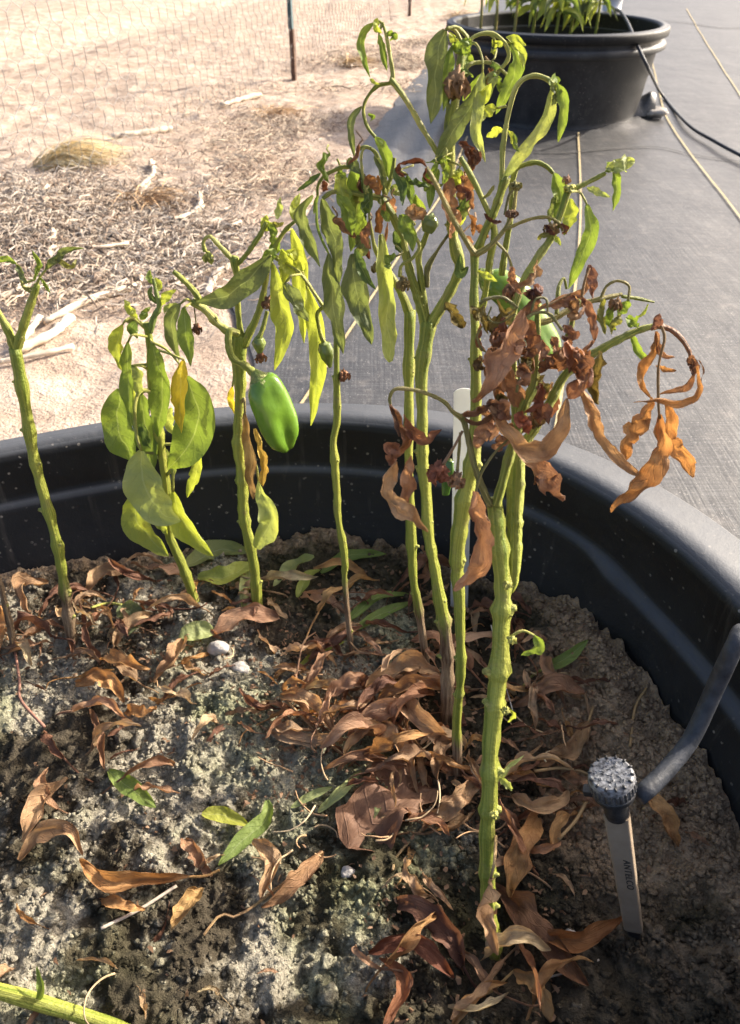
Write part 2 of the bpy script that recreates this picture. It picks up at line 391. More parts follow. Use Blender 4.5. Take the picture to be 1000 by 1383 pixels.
def ribbon(name, path, wdt, mat, parent, lift=.004):
    P = catmull(path, max(8, int(len(path) * 14))); P[:, 2] = fabric_h(P[:, 0], P[:, 1]) + lift
    T = np.gradient(P, axis=0); S = np.c_[T[:, 1], -T[:, 0], 0 * T[:, 0]]; S /= np.linalg.norm(S, axis=1)[:, None]
    V = np.vstack([P - S * wdt / 2, P + S * wdt / 2]); V[:, 2] = fabric_h(V[:, 0], V[:, 1]) + lift; n = len(P)
    return put(name, mesh_from(name, V, [(i, i + 1, n + i + 1, n + i) for i in range(n - 1)]), mat, parent)
def gpx(x, y): p = on_z(x, y, .015); return [p[0], p[1], 0]
ribbon('stripe', [gpx(782, 178), gpx(785, 250), gpx(783, 330), gpx(770, 450), gpx(750, 585), gpx(728, 690)], .0050, M_STRIPE, fabric)
ribbon('stripe', [gpx(878, 62), gpx(893, 130), gpx(908, 168), gpx(950, 225), gpx(1000, 290), gpx(1090, 420)], .0050, M_STRIPE, fabric)
ribbon('stripe', [gpx(928, 10), gpx(945, 40), gpx(972, 82), gpx(1000, 125), gpx(1060, 215)], .0050, M_STRIPE, fabric)
ribbon('stripe', [gpx(632, 182), gpx(618, 216), gpx(600, 255), gpx(545, 335), gpx(485, 425), gpx(410, 537), gpx(370, 600)], .0050, M_STRIPE, fabric)
ribbon('seam', [gpx(640, 188), gpx(700, 202), gpx(770, 203), gpx(830, 197), gpx(890, 196), gpx(940, 206), gpx(1010, 216)], .006, M_DARKTHREAD, fabric)
ribbon('seam', [gpx(896, 27), gpx(930, 30), gpx(980, 36), gpx(1040, 34)], .012, M_DARKTHREAD, fabric)
# fabric flap bunched up against the second tub
def flap():
    c = gpx(866, 158); n, m = 26, 12; V = []
    for i in range(n):
        for j in range(m):
            a, b = i / (n - 1), j / (m - 1)
            x = c[0] - .10 + .145 * a; y = c[1] + .02 - .07 * b + .05 * a
            z = .018 + .085 * sin(pi * b) ** .7 * (.25 + .75 * a ** 1.5) * (1 - .25 * max(0, a - .85) / .15) + .012 * float(vnoise(a * 6, b * 4, 0, 3))
            V.append((x, y, z))
    return mesh_from('flap', V, grid_faces(n, m))
put('flap', flap(), M_FAB, fabric)

def ico(r, seed, sub=2, amp=.25, squash=(1, 1, 1), f=2.0):
    bm = bmesh.new(); bmesh.ops.create_icosphere(bm, subdivisions=sub, radius=1)
    V = np.array([v.co[:] for v in bm.verts]); F = [tuple(v.index for v in q.verts) for q in bm.faces]; bm.free()
    V = V * (1 + amp * vnoise(V[:, 0] * f + 7, V[:, 1] * f, V[:, 2] * f, seed))[:, None] * r * np.array(squash)
    return V, F, np.zeros((len(V), 2))
p = np.array(gpx(876, 155)); V, F, _ = ico(.032, 4, 3, .5, (1.4, .8, .5), 2.6)
tag(put('stone', mesh_from('stone', V, F), M_STONE, loc=(p[0] + .01, p[1] - .02, .028)), 'pale stone weighing down the fabric at the foot of the far tub', 'stone')
p = np.array(gpx(780, 170))
V, F, U = tube_geo(catmull([[-.012, 0, -.02], [-.012, 0, .012], [0, 0, .022], [.012, 0, .012], [.012, 0, -.02]], 16), np.full(16, .003), 6)
tag(put('ground_staple', mesh_from('ground_staple', V, F, U), M_WIRE, loc=(p[0], p[1], .016)), 'small metal staple pinning the fabric in front of the far tub', 'staple')

# ------------------------------------------------------------------ tubs
def polar_outline(pts, ell, n=192):
    c = np.array(ell[:2]); A = []; R = []
    for x, y in pts: d = np.array([x, y]) - c; A.append(atan2(d[1], d[0])); R.append(np.hypot(*d))
    lo, hi = min(A), max(A)
    for t in np.linspace(-pi, pi, 49)[:-1]:
        if lo - .45 < t < hi + .45: continue
        a, b, th = ell[2:]; A.append(t); R.append(1 / sqrt((cos(t - th) / a) ** 2 + (sin(t - th) / b) ** 2))
    o = np.argsort(A); A = np.array(A)[o]; R = np.array(R)[o]
    t = np.linspace(-pi, pi, n, endpoint=False)
    r = np.interp(t, np.r_[A - 2 * pi, A, A + 2 * pi], np.tile(R, 3))
    k = np.exp(-.5 * (np.arange(-12, 13) / 4.0) ** 2); k /= k.sum()
    r = np.convolve(np.r_[r[-12:], r, r[:12]], k, 'valid')
    return t, r
RIM_Z = .265
outer_px = [(0,594),(45,582),(140,566),(300,546),(450,540),(500,541),(640,556),(765,590),(850,625),(895,650),(950,682),(1000,718)]
inner_px = [(0,613),(145,587),(300,569),(450,566),(500,570),(615,583),(740,620),(800,652),(865,693),(950,757),(1000,818)]
C1 = np.array([-.129, .24])
th1, r_out = polar_outline([on_z(x, y, RIM_Z)[:2] for x, y in outer_px] + [(.258, .32), (.270, .25), (.270, .18), (.258, .10)], (*C1, .40, .30, .2))
_, r_in = polar_outline([on_z(x, y, RIM_Z)[:2] for x, y in inner_px] + [(.226, .27), (.234, .21), (.234, .15), (.222, .08)], (*C1, .37, .27, .2))
def revolve(rings, th, centre=(0, 0), z0=0.0, close_bottom=True):
    n = len(th); V = []; F = []
    for r, z in rings:
        r = np.broadcast_to(r, th.shape); z = np.broadcast_to(z, th.shape)
        V.append(np.c_[centre[0] + r * np.cos(th), centre[1] + r * np.sin(th), z0 + z])
    for i in range(len(rings) - 1):
        for j in range(n):
            k = (j + 1) % n; F.append((i * n + j, i * n + k, (i + 1) * n + k, (i + 1) * n + j))
    if close_bottom: F.append(tuple((len(rings) - 1) * n + j for j in range(n))[::-1])
    return np.vstack(V), F
def make_tub(loc, th, ro, ri, label, pocket=True):
    t = tag(empty('stock_tub', (*loc, .012)), label, 'tub', 'round black plastic tubs')
    H = RIM_Z - .012
    # ledge moulded round the wall drops to a lower, wider shelf past the hand-hold
    s = 1 / (1 + np.exp((th - .47) * 26)) * (1 / (1 + np.exp(-(th + 1.2) * 20))) if pocket else np.zeros_like(th)
    pk = np.exp(-((th - .49) / .05) ** 2) if pocket else np.zeros_like(th)
    led = .042 + .016 * s; lw = .004 + .005 * pk
    inner = [(ri + .0005, H - .002), (ri - .003, H - .004), (ri - .004, H - .009), (ri - .005 + .004 * s, H - led + .005), (ri - .006 + .003 * s, H - led + .0015),
             (ri - .007 + .001 * s - lw * .3, H - led), (ri - .007 - lw, H - led - .0015), (ri - .009 - lw, H - led - .005), (ri - .016 - lw, H - .1085),
             (ri - .0185 - lw, H - .1105), (ri - .020 - lw, H - .114), (ri - .030, H - .18), (ri - .036, .02)]
    V, F = revolve(inner, th); put('inner_wall', mesh_from('inner_wall', V, [f[::-1] for f in F]), M_TUB, t)
    rim = [(ri, H - .0025), (ri + .003, H), (ro * .35 + ri * .65, H + .0012), (ro * .4 + ri * .6, H - .0008), (ro - .006, H - .0005), (ro - .002, H - .003), (ro, H - .008), (ro - .001, H - .024), (ro - .006, H - .026), (ro - .010, H - .025)]
    V, F = revolve(rim, th, close_bottom=False); put('rim', mesh_from('rim', V, [f[::-1] for f in F]), M_TUB, t)
    m = ri * .35 + ro * .65
    wall = [(m - .010, H - .027), (m - .012, H - .038), (ro - .006, H - .042), (ro - .003, H - .048), (ro - .004, H - .058), (ro - .016, H - .063), (m - .018, H - .068), (m - .026, H - .128), (m - .030, H - .132), (m - .045, .02), (m - .055, .0)]
    V, F = revolve(wall, th); put('outer_wall', mesh_from('outer_wall', V, [f[::-1] for f in F]), M_TUBOUT, t)
    return t
tub1 = make_tub(C1, th1, r_out, r_in, 'black plastic tub full of soil, dry leaves and wilted pepper plants')
thc = np.linspace(-pi, pi, 160, endpoint=False)
tub2 = make_tub(T2, thc, .357 + .002 * np.cos(2 * thc), .328 + .002 * np.cos(2 * thc), 'black plastic tub standing on the weed fabric beyond the wilted plants', False)
tub2.scale = (1, 1, 1.06)
V, F = revolve([(.285, 0), (.2, .006), (.1, .002), (.01, .004)], thc)
tag(put('soil_bed', mesh_from('soil_bed', V, F), M_SOIL, loc=(*T2, .105)), kind='structure')

# ------------------------------------------------------------------ soil in the near tub
def soil_base(x, y):
    x = np.asarray(x, float); y = np.asarray(y, float)
    z = .147 + 0 * x
    z = z + .012 * np.exp(-(((x + .30) / .16) ** 2 + ((y - .42) / .14) ** 2))
    z = z + .026 * np.exp(-(((x - .155) / .055) ** 2 + ((y - .36) / .085) ** 2))
    z = z + .010 * np.exp(-(((x + .02) / .07) ** 2 + ((y - .50) / .03) ** 2))
    z = z - .008 * np.exp(-(((x - .02) / .08) ** 2 + ((y - .20) / .08) ** 2)) + .010 * np.clip((x - .14) / .06, 0, 1)
    return z
def soil_h(x, y):
    x = np.asarray(x, float); y = np.asarray(y, float)
    z = soil_base(x, y) + .0115 * fbm(x, y, 22, 3, 40)
    rid = 1 - np.abs(fbm(x, y, 55, 3, 50)) * 2
    z = z + .0068 * rid + .0045 * np.abs(fbm(x, y, 150, 2, 60))
    return z
sx = np.arange(-.42, .28, .0019); sy = np.arange(.02, .56, .0019)
X, Y = np.meshgrid(sx, sy, indexing='ij')
ang = np.arctan2(Y - C1[1], X - C1[0]); rad = np.hypot(X - C1[0], Y - C1[1])
lim = np.interp(ang, np.r_[th1, pi], np.r_[r_in, r_in[0]]) - .0195
cl = np.minimum(1, lim / np.maximum(rad, 1e-6))
X = C1[0] + (X - C1[0]) * cl; Y = C1[1] + (Y - C1[1]) * cl
Z = soil_h(X, Y) + .0016 * fbm(X, Y, 330, 2, 71)
keep = (rad < lim + .012); idx = -np.ones(X.shape, int); idx[keep] = np.arange(keep.sum())
q = np.stack([idx[:-1, :-1], idx[1:, :-1], idx[1:, 1:], idx[:-1, 1:]], -1).reshape(-1, 4); q = q[(q >= 0).all(1)]
me = mesh_from('soil', np.c_[X[keep], Y[keep], Z[keep]], q.tolist())
def crust_f(x, y):
    return .27 + 1.15 * fbm(x, y, 17, 4, 80) + .45 * np.exp(-(((x + .17) / .12) ** 2 + ((y - .37) / .10) ** 2)) - .38 * np.clip((x + .01) / .08, 0, 1) + .5 * np.clip((.215 - y) / .05, 0, 1) * np.clip((.0 - x) / .05, 0, 1)
def tan_f(x, y):
    return 1.0 * np.exp(-(((x - .165) / .08) ** 2 + ((y - .30) / .15) ** 2)) + .75 * np.clip((.022 - (np.interp(np.arctan2(y - C1[1], x - C1[0]), th1, r_in) - .03 - np.hypot(x - C1[0], y - C1[1]))) / .03, 0, 1) + .25 * fbm(x, y, 20, 2, 90)
for nm, f in (('crust', crust_f), ('tan', tan_f)):
    a = me.attributes.new(nm, 'FLOAT', 'POINT'); a.data.foreach_set('value', np.clip(f(X[keep], Y[keep]), 0, 1).astype(np.float32))
tag(put('soil', me, M_SOIL), kind='structure')

def crumbs(n, name, seed, sizes, bias):
    r = np.random.default_rng(seed); base = [ico(1, q, 2 if sizes[1] > .004 else 1, .95, (1, 1, .75), 2.6) for q in range(12)]
    x, y = r.uniform(-.38, .24, n * 6), r.uniform(.05, .53, n * 6)
    d = np.hypot(x - C1[0], y - C1[1]); cf, tf = crust_f(x, y), tan_f(x, y); clump = vnoise(x * 130, y * 130, 0, 33)
    ok = (d < np.interp(np.arctan2(y - C1[1], x - C1[0]), th1, r_in) - .023) & (r.random(n * 6) < bias(cf, tf, x, y) * (.45 + .9 * np.clip(clump, 0, 1)))
    x, y, cf, tf = x[ok][:n], y[ok][:n], cf[ok][:n], tf[ok][:n]; m = len(x)
    sz = r.uniform(*sizes, m) * r.uniform(.5, 1, m) ** 1.5; z = soil_h(x, y) + sz * .3; t = r.uniform(0, 6.28, m); w_ = r.integers(0, 12, m)
    V, F, A, B, k = [], [], [], [], 0
    for i in range(m):
        v, f, _ = base[w_[i]]; c, sn = cos(t[i]), sin(t[i]); v = v * sz[i]
        V.append(np.c_[v[:, 0] * c - v[:, 1] * sn + x[i], v[:, 0] * sn + v[:, 1] * c + y[i], v[:, 2] + z[i]])
        F.append(np.array(f) + k); k += len(v); A.append(np.full(len(v), cf[i] + .12)); B.append(np.full(len(v), tf[i]))
    me = mesh_from(name, np.vstack(V), np.vstack(F).tolist())
    for nm, f in (('crust', A), ('tan', B)):
        a = me.attributes.new(nm, 'FLOAT', 'POINT'); a.data.foreach_set('value', np.clip(np.concatenate(f), 0, 1).astype(np.float32))
    return tag(put(name, me, M_SOIL), 'crusty pale crumbs of soil strewn over the bed', 'soil', kind='stuff')
crumbs(22000, 'soil_crumbs', 5, (.0007, .0025), lambda c, t, x, y: .3 + .8 * np.maximum(c, t))
crumbs(9000, 'soil_grit', 8, (.0010, .0032), lambda c, t, x, y: np.clip(t, 0, 1) * 1.3 + .25 * (x > 0))
crumbs(260, 'soil_clods', 6, (.0025, .0058), lambda c, t, x, y: .1 + c)

# ------------------------------------------------------------------ plants
GREYG, MIDG, LIME, PALE, YEL, DKG = (.165, .19, .105), (.205, .268, .075), (.40, .43, .11), (.38, .41, .19), (.62, .46, .07), (.105, .15, .06)
TAN, BROWN, DARKB, ORNG, PINK, OLIVE = (.50, .345, .205), (.37, .225, .14), (.15, .07, .05), (.52, .305, .135), (.50, .315, .205), (.23, .215, .08)
STEMG, STEMY, STEMO = (.29, .315, .06), (.43, .43, .12), (.33, .28, .09)

def stem_obj(name, P, R, parent, base, col, n=13, bark=0.0, flute=.11, lump=.09, bark_len=.25):
    V, F, U = tube_geo(P, R, n, flute, 5, True, lump, rnd.randint(0, 999))
    me = mesh_from(name, V - base, F, U)
    a = me.attributes.new('bark', 'FLOAT', 'POINT')
    a.data.foreach_set('value', np.clip(bark * (1.25 - U[:, 1] / max(bark_len, .01)), 0, 1).astype(np.float32))
    return put(name, me, M_STEM, parent, color=col)

class Plant:
    def __init__(s, label, base_px, k, group='wilted pepper plants in the near tub'):
        s.b = on_soil(*base_px); s.py = base_px[1]; s.k = k
        s.e = tag(empty('pepper_plant', s.b), label, 'plant', group)
    def P(s, x, y, d=0.0): return on_y(x, y, s.b[1] + s.k * (s.py - y) + d)
    def path(s, pts, d0=0.0, d1=0.0):
        m = max(1, len(pts) - 1); return np.array([s.P(q[0], q[1], d0 + (d1 - d0) * i / m) for i, q in enumerate(pts)])
    def stem(s, pts, col=STEMG, name='stem', bark=0.0, d0=0.0, d1=0.0, stubs=0, bark_len=.25, root=False, parent=None, n=11):
        W = s.path(pts, d0, d1); R = np.array([q[2] / 2 * .93 * pxsize(w) for q, w in zip(pts, W)])
        if root: W = np.vstack([W[0] - [0, 0, .018], W]); R = np.r_[R[0], R]
        m = max(8, int(len(W) * 7)); Q = catmull(np.c_[W, R], m); P, RR = Q[:, :3], np.maximum(Q[:, 3], .0004)
        sd = rnd.randint(0, 999)
        RR = RR * (1 + .13 * vnoise(np.arange(m) * .55, 0, 0, sd))
        stubs = int(stubs * .8); js = [min(m - 2, int(m * (.16 + .8 * (i + rnd.random() * .8) / stubs))) for i in range(stubs)]
        for j in js: RR = RR * (1 + .24 * np.exp(-((np.arange(m) - j) / 1.1) ** 2))
        o = stem_obj(name, P, RR, parent or s.e, s.b, col, n, bark, bark_len=bark_len)
        for j in js:
            t = P[j + 1] - P[j]; t /= np.linalg.norm(t); a = rnd.choice([0, pi]) + rnd.uniform(-.9, .9)
            dr = np.array([cos(a), -abs(sin(a)) * .7, .35]); L = RR[j] * rnd.uniform(.2, .9)
            A = P[j] + dr * RR[j] * .45; B = A + dr * (RR[j] * .5 + L * .6)
            Q2 = catmull([A - t * .001, A + dr * RR[j] * .35, B], 6); rr = np.linspace(RR[j] * .6, RR[j] * rnd.uniform(.12, .26), 6)
            stem_obj('leaf_scar', Q2, rr, s.e, s.b, STEMY, 7, 0.0, 0, .25)
        return o
    def leaf(s, pts, wpx, col=MIDG, dry=False, pet=None, pw=4, twist=0.0, roll=.7, crink=None, wave=None, d0=0.0, d1=None, prof=None, name=None, label=None, face=(0.0, -1, .35)):
        dz = rnd.uniform(-.008, .010) if d1 is None else d1
        W = s.path(pts, d0, d0 + dz); L = np.linalg.norm(np.diff(W, axis=0), axis=1).sum()
        n = int(np.clip(len(pts) * 6, 14, 30)); P = catmull(W, n)
        if crink is None: crink = .5 if dry else .17
        if wave is None: wave = .3 if dry else .24
        if not dry and wpx < 36: crink *= 1.7; wave *= 1.4
        hw = wpx / 2 * pxsize(W[len(W) // 2])
        if dry: P = P + np.c_[vnoise(np.arange(n) * .5, 1, 0, rnd.randint(0, 999)), vnoise(np.arange(n) * .5, 2, 0, rnd.randint(0, 999)), 0 * np.arange(n)] * hw * .25 * np.sin(np.linspace(0, pi, n))[:, None]
        V, F, U = leaf_geo(P, hw, face, twist, roll, crink, wave, rnd.randint(0, 9999), 9 if wpx > 18 else 7, prof or ((.45, .5) if dry else (.62, .85)), .35 if dry else (.22 if wpx < 36 else .06))
        o = put(name or ('dry_leaf' if dry else 'leaf'), mesh_from('leaf', V - s.b, F, U), M_DRY if dry else M_LEAF, s.e, color=col)
        if label: o['label'] = label
        if pet:
            Wp = np.vstack([s.path(pet, 0, d0), W[:1]]); Q = catmull(Wp, max(8, 5 * len(pet))); r = pw / 2 * pxsize(Wp[0])
            c = tuple(np.array(col) * (.9 if dry else 1.25)) if dry else STEMY
            stem_obj('petiole', Q, np.linspace(r, r * .7, len(Q)), o, s.b, c, 7, 0.0, .05, .08)
        return o
    def flower(s, x, y, wpx, col=BROWN, d=0.0, name='dried_flower', tall=1.2):
        p = s.P(x, y, d); r = wpx / 2 * pxsize(p); g = [ico(r, rnd.randint(0, 99), 3, .85, (.75, .75, .9 * tall), 3.2)]
        for i in range(6):
            a = i * 1.05 + rnd.random(); tip = np.array([cos(a) * r * .8, sin(a) * r * .8, -r * tall * rnd.uniform(.7, 1.3)])
            g.append(leaf_geo(catmull([[cos(a) * r * .3, sin(a) * r * .3, r * .3], tip * [1.2, 1.2, .2], tip], 7), r * .42, (cos(a), sin(a), .3), rnd.uniform(-1, 1), 1.0, .5, .3, i, 5, (.4, .4)))
        V, F, U = merge(g); return put(name, mesh_from(name, V + p - s.b, F, U), M_BUD, s.e, color=col)
    def fruit(s, pts, ws, col=(.09, .22, .03), lobes=3, d=0.0, amp=.10, calyx=True, name='pepper_fruit', label=None):
        W = s.path(pts, d, d); R = np.array([w / 2 * pxsize(q) for w, q in zip(ws, W)]); m = 30; Q = catmull(np.c_[W, R], m); P, RR = Q[:, :3], np.maximum(Q[:, 3], .0002)
        T, N, B = frames(P); n = 36; th = np.linspace(0, 2 * pi, n, endpoint=False); V = []; U = []; sd = rnd.randint(0, 99)
        for i in range(m):
            v = i / (m - 1); rr = RR[i] * (1 + amp * np.cos(lobes * th + .9 + v) * (.5 + v) + .11 * vnoise(np.cos(th) * 1.7, np.sin(th) * 1.7, v * 5, sd))
            V.append(P[i] + np.cos(th)[:, None] * N[i] * rr[:, None] + np.sin(th)[:, None] * B[i] * rr[:, None]); U.append(np.c_[th / 6.283, np.full(n, v)])
        F = [(i * n + j, i * n + (j + 1) % n, (i + 1) * n + (j + 1) % n, (i + 1) * n + j) for i in range(m - 1) for j in range(n)]
        F += [tuple(range(n))[::-1], tuple((m - 1) * n + j for j in range(n))]
        o = put(name, mesh_from(name, np.vstack(V) - s.b, F, np.vstack(U)), M_PEP, s.e, color=col)
        if label: o['label'] = label
        if calyx:
            r0 = RR[3] * .74; Pc = np.array([P[0] - T[0] * r0 * .75, P[0] - T[0] * r0 * .25, P[1], P[2] + T[2] * r0 * .12]); rr = np.array([.25, .6, .98, 1.12]) * r0
            V2, F2, U2 = tube_geo(Pc, rr, 20, .07, 5, False, .1, 3); me = mesh_from('calyx', V2 - s.b, F2, U2); me.attributes.new('bark', 'FLOAT', 'POINT'); put('calyx', me, M_STEM, o, color=MIDG)
        return o

# --- bare brown stem at the edge of the tub
p = Plant('thin brown woody stem rising at the edge beside the bare forked plant', (22, 882), 5e-5)
p.stem([(22, 882, 10), (14, 848, 10), (4, 805, 9), (-14, 740, 9), (-34, 660, 8), (-50, 590, 6)], STEMO, bark=.9, bark_len=1.3, root=True, stubs=4)
p.leaf([(-50, 590), (-62, 620), (-66, 668)], 20, PALE, pet=[(-50, 592)])
p.leaf([(-36, 650), (-20, 668), (-26, 700)], 10, LIME)

# --- bare forked plant
p = Plant('nearly bare pepper plant forking low, with small curled leaves at its tips', (98, 868), 5e-5)
p.stem([(98, 868, 15), (90, 815, 14), (79, 745, 14), (63, 682, 14), (46, 620, 14), (33, 540, 15), (20, 470, 19)], STEMG, bark=.95, bark_len=.42, root=True, stubs=9)
p.stem([(21, 475, 14), (8, 441, 11), (-14, 405, 9), (-30, 370, 6)], STEMG, 'branch', stubs=1)
p.stem([(20, 476, 14), (33, 436, 12), (44, 402, 11), (50, 384, 8)], STEMG, 'branch', stubs=2)
p.leaf([(62, 364), (76, 349), (90, 338), (114, 335)], 14, GREYG, pet=[(48, 388), (54, 374)], crink=.5, wave=.5, roll=1.8)
p.leaf([(47, 378), (53, 356), (43, 337)], 11, MIDG, pet=[(48, 390), (34, 388), (31, 383)], crink=.5, roll=1.6)
p.leaf([(52, 372), (62, 384), (68, 396)], 10, MIDG, crink=.4, roll=1.8)
p.leaf([(22, 356), (8, 348), (-8, 356)], 11, MIDG, pet=[(46, 396), (32, 388), (26, 368)], crink=.4)
p.leaf([(24, 357), (30, 372), (36, 384)], 9, GREYG, crink=.4)
p.leaf([(75, 350), (96, 360), (104, 350)], 8, OLIVE, crink=.5)

# --- leafy drooping plant
p = Plant('leafy drooping pepper plant with broad light green hanging leaves and one yellow leaf', (263, 812), 5e-5)
p.stem([(263, 812, 13), (249, 771, 13), (235, 738, 13), (228, 720, 13), (226, 671, 12), (217, 600, 13), (205, 522, 11), (202, 462, 10), (197, 436, 10)], STEMG, bark=.7, bark_len=.12, root=True, stubs=6)
p.stem([(202, 448, 9), (208, 428, 9), (215, 414, 8), (211, 395, 6), (207, 376, 4)], MIDG, 'branch')
p.leaf([(207, 384), (202, 374), (203, 364)], 9, MIDG); p.leaf([(210, 396), (215, 386), (209, 374)], 11, LIME, crink=.3)
p.leaf([(217, 412), (226, 400), (238, 391)], 12, LIME, crink=.2); p.leaf([(214, 410), (203, 398), (205, 386)], 9, DKG)
p.leaf([(186, 432), (177, 420), (168, 405)], 13, LIME, pet=[(197, 440)], crink=.3); p.leaf([(190, 432), (196, 422), (203, 414)], 10, MIDG, crink=.5)
p.leaf([(188, 432), (180, 442), (186, 457)], 15, DKG, crink=.3); p.leaf([(184, 430), (174, 432), (167, 434)], 8, OLIVE, crink=.5)
p.leaf([(166, 438), (157, 466), (166, 502)], 21, LIME, pet=[(197, 444), (180, 430), (170, 432)], d0=-.01, roll=.9)
p.leaf([(162, 525), (160, 575), (178, 622)], 46, MIDG, pet=[(202, 492), (178, 494), (165, 504)], d0=.004, roll=.5, prof=(.6, .6))
p.leaf([(173, 462), (172, 515), (178, 578)], 22, MIDG, pet=[(202, 455), (180, 452)], d0=-.012, roll=1.0)
p.leaf([(178, 494), (187, 510), (186, 536)], 18, PALE, pet=[(201, 500), (192, 494)], d0=-.004)
p.leaf([(206, 464), (219, 522), (214, 590)], 31, MIDG, pet=[(203, 458)], d0=-.014, roll=.7)
p.leaf([(252, 508), (268, 552), (258, 596), (227, 634)], 54, MIDG, pet=[(205, 462), (225, 472), (242, 491)], d0=-.006, roll=.5, prof=(.6, .75))
p.leaf([(249, 486), (243, 530), (245, 585)], 24, YEL, pet=[(205, 470), (230, 478)], d0=-.022, roll=1.0, crink=.25, label='yellowed leaf')
p.leaf([(191, 532), (199, 578), (206, 642)], 34, MIDG, pet=[(205, 522)], d0=.006)
p.leaf([(191, 608), (196, 652), (219, 690), (244, 704)], 52, PALE, pet=[(207, 529), (190, 528), (182, 550), (185, 590)], d0=-.02, roll=.5, prof=(.6, .65), pw=6)
p.leaf([(178, 669), (189, 712), (228, 751)], 38, LIME, pet=[(215, 612), (184, 614), (174, 640)], d0=-.004, roll=.6)
p.leaf([(234, 664), (250, 708), (288, 751)], 36, LIME, pet=[(227, 640), (233, 636)], d0=-.01, roll=1.2, pw=5)
p.leaf([(212, 690), (218, 706), (226, 722)], 16, LIME, d0=-.004); p.leaf([(271, 609), (265, 638), (253, 672)], 18, LIME, pet=[(217, 600), (250, 600)], roll=1.1)
p.leaf([(232, 550), (228, 568), (235, 587)], 16, PALE, d0=.006); p.leaf([(217, 604), (226, 620), (236, 642)], 24, GREYG, d0=.006)
p.leaf([(192, 570), (196, 590), (204, 606)], 16, DKG, d0=-.01); p.leaf([(170, 480), (176, 510), (180, 548)], 18, LIME, d0=.01)

# --- plant with the big pepper
p = Plant('pepper plant carrying one glossy green pepper on a hooked stalk', (348, 828), 5e-5)
p.stem([(348, 828, 15), (344, 776, 14), (337, 732, 15), (329, 697, 15), (327, 640, 16), (322, 606, 17), (323, 562, 14), (324, 518, 15), (322, 474, 22), (322, 452, 20)], STEMG, bark=.8, bark_len=.17, root=True, stubs=7)
p.stem([(318, 462, 14), (308, 448, 12), (294, 437, 11), (278, 419, 11), (259, 407, 12)], STEMY, 'branch', stubs=2)
p.stem([(266, 410, 9), (268, 402, 9), (254, 384, 8), (234, 366, 7)], STEMG, 'branch')
p.stem([(326, 456, 9), (322, 422, 8), (320, 373, 8), (317, 354, 13), (318, 346, 9)], STEMG, 'branch')
p.stem([(316, 352, 8), (310, 346, 8), (294, 329, 7), (283, 319, 6), (275, 326, 5), (277, 340, 6)], STEMY, 'branch')
p.flower(281, 347, 13, LIME, name='flower_bud')
p.stem([(320, 356, 8), (326, 352, 7), (340, 334, 7), (353, 314, 7), (360, 300, 6)], STEMG, 'branch')
p.stem([(328, 466, 15), (337, 448, 13), (346, 430, 11), (355, 400, 9), (362, 358, 8), (373, 331, 7), (384, 312, 6), (399, 298, 5)], STEMG, 'branch', stubs=1)
for q in ([(374, 296), (377, 282), (379, 266)], 10, PALE), ([(396, 297), (398, 280), (405, 260)], 12, LIME), ([(396, 296), (404, 292), (397, 284)], 10, LIME), ([(356, 312), (358, 302), (360, 290)], 12, LIME), ([(362, 305), (370, 312), (366, 326)], 12, MIDG), ([(352, 312), (362, 306), (374, 300)], 11, LIME), ([(368, 300), (376, 304), (384, 300)], 8, OLIVE):
    p.leaf(*q, crink=.3)
p.leaf([(366, 345), (340, 372), (306, 399), (265, 408)], 36, GREYG, pet=[(363, 352)], d0=-.014, roll=.8, label='large grey green leaf folded along its midrib', twist=.25)
p.leaf([(369, 357), (379, 408), (384, 450), (371, 500)], 28, LIME, pet=[(363, 346)], d0=-.012, roll=.8, crink=.2)
p.leaf([(395, 309), (403, 342), (407, 384), (411, 464)], 22, LIME, pet=[(384, 312)], d0=.006, crink=.2)
p.leaf([(385, 382), (399, 405), (417, 434)], 22, GREYG, pet=[(371, 347), (406, 368), (394, 372)], d0=-.016, crink=.3)
p.leaf([(415, 390), (428, 440), (430, 505), (420, 575)], 26, LIME, pet=[(371, 345), (400, 356), (411, 372)], d0=.004, roll=.7)
p.leaf([(381, 336), (388, 358), (380, 386)], 24, LIME, crink=.35, d0=-.004); p.leaf([(372, 336), (362, 350), (358, 372)], 18, MIDG, crink=.4, d0=-.006)
p.leaf([(386, 338), (400, 344), (410, 366)], 18, LIME, crink=.3, d0=-.008); p.leaf([(365, 320), (372, 330), (366, 346)], 16, MIDG, crink=.3)
p.leaf([(244, 410), (231, 436), (242, 488)], 21, GREYG, pet=[(259, 407), (252, 404)], d0=-.004); p.leaf([(249, 415), (251, 442), (258, 495)], 21, MIDG, pet=[(260, 408)], d0=-.012)
p.leaf([(243, 412), (226, 416), (222, 424)], 10, PALE, crink=.3)
p.stem([(372, 348, 5), (400, 366, 5), (413, 378, 5), (437, 414, 5)], STEMY, 'branch'); p.stem([(437, 414, 5), (429, 424, 6), (432, 446, 6), (438, 464, 8)], STEMG, 'fruit_stalk')
p.fruit([(438, 464), (441, 476), (446, 496)], [16, 21, 4], (.16, .21, .05), amp=.05, name='small_fruit')
p.stem([(322, 450, 12), (311, 448, 11), (309, 464, 11), (315, 484, 10), (333, 495, 11), (350, 511, 15)], STEMG, 'fruit_stalk', d0=-.008, d1=-.022)
p.fruit([(350, 511), (356, 521), (364, 545), (373, 572), (381, 593), (388, 607)], [30, 46, 53, 48, 37, 15], (.12, .235, .026), amp=.2, d=-.022, label='large glossy green pepper hanging from a hooked stalk')
p.stem([(361, 420, 6), (356, 440, 7), (350, 456, 9)], STEMG, 'fruit_stalk', d0=-.006, d1=-.01); p.fruit([(350, 456), (350, 464), (351, 476)], [12, 19, 8], (.16, .21, .05), d=-.01, amp=.06, name='small_fruit')
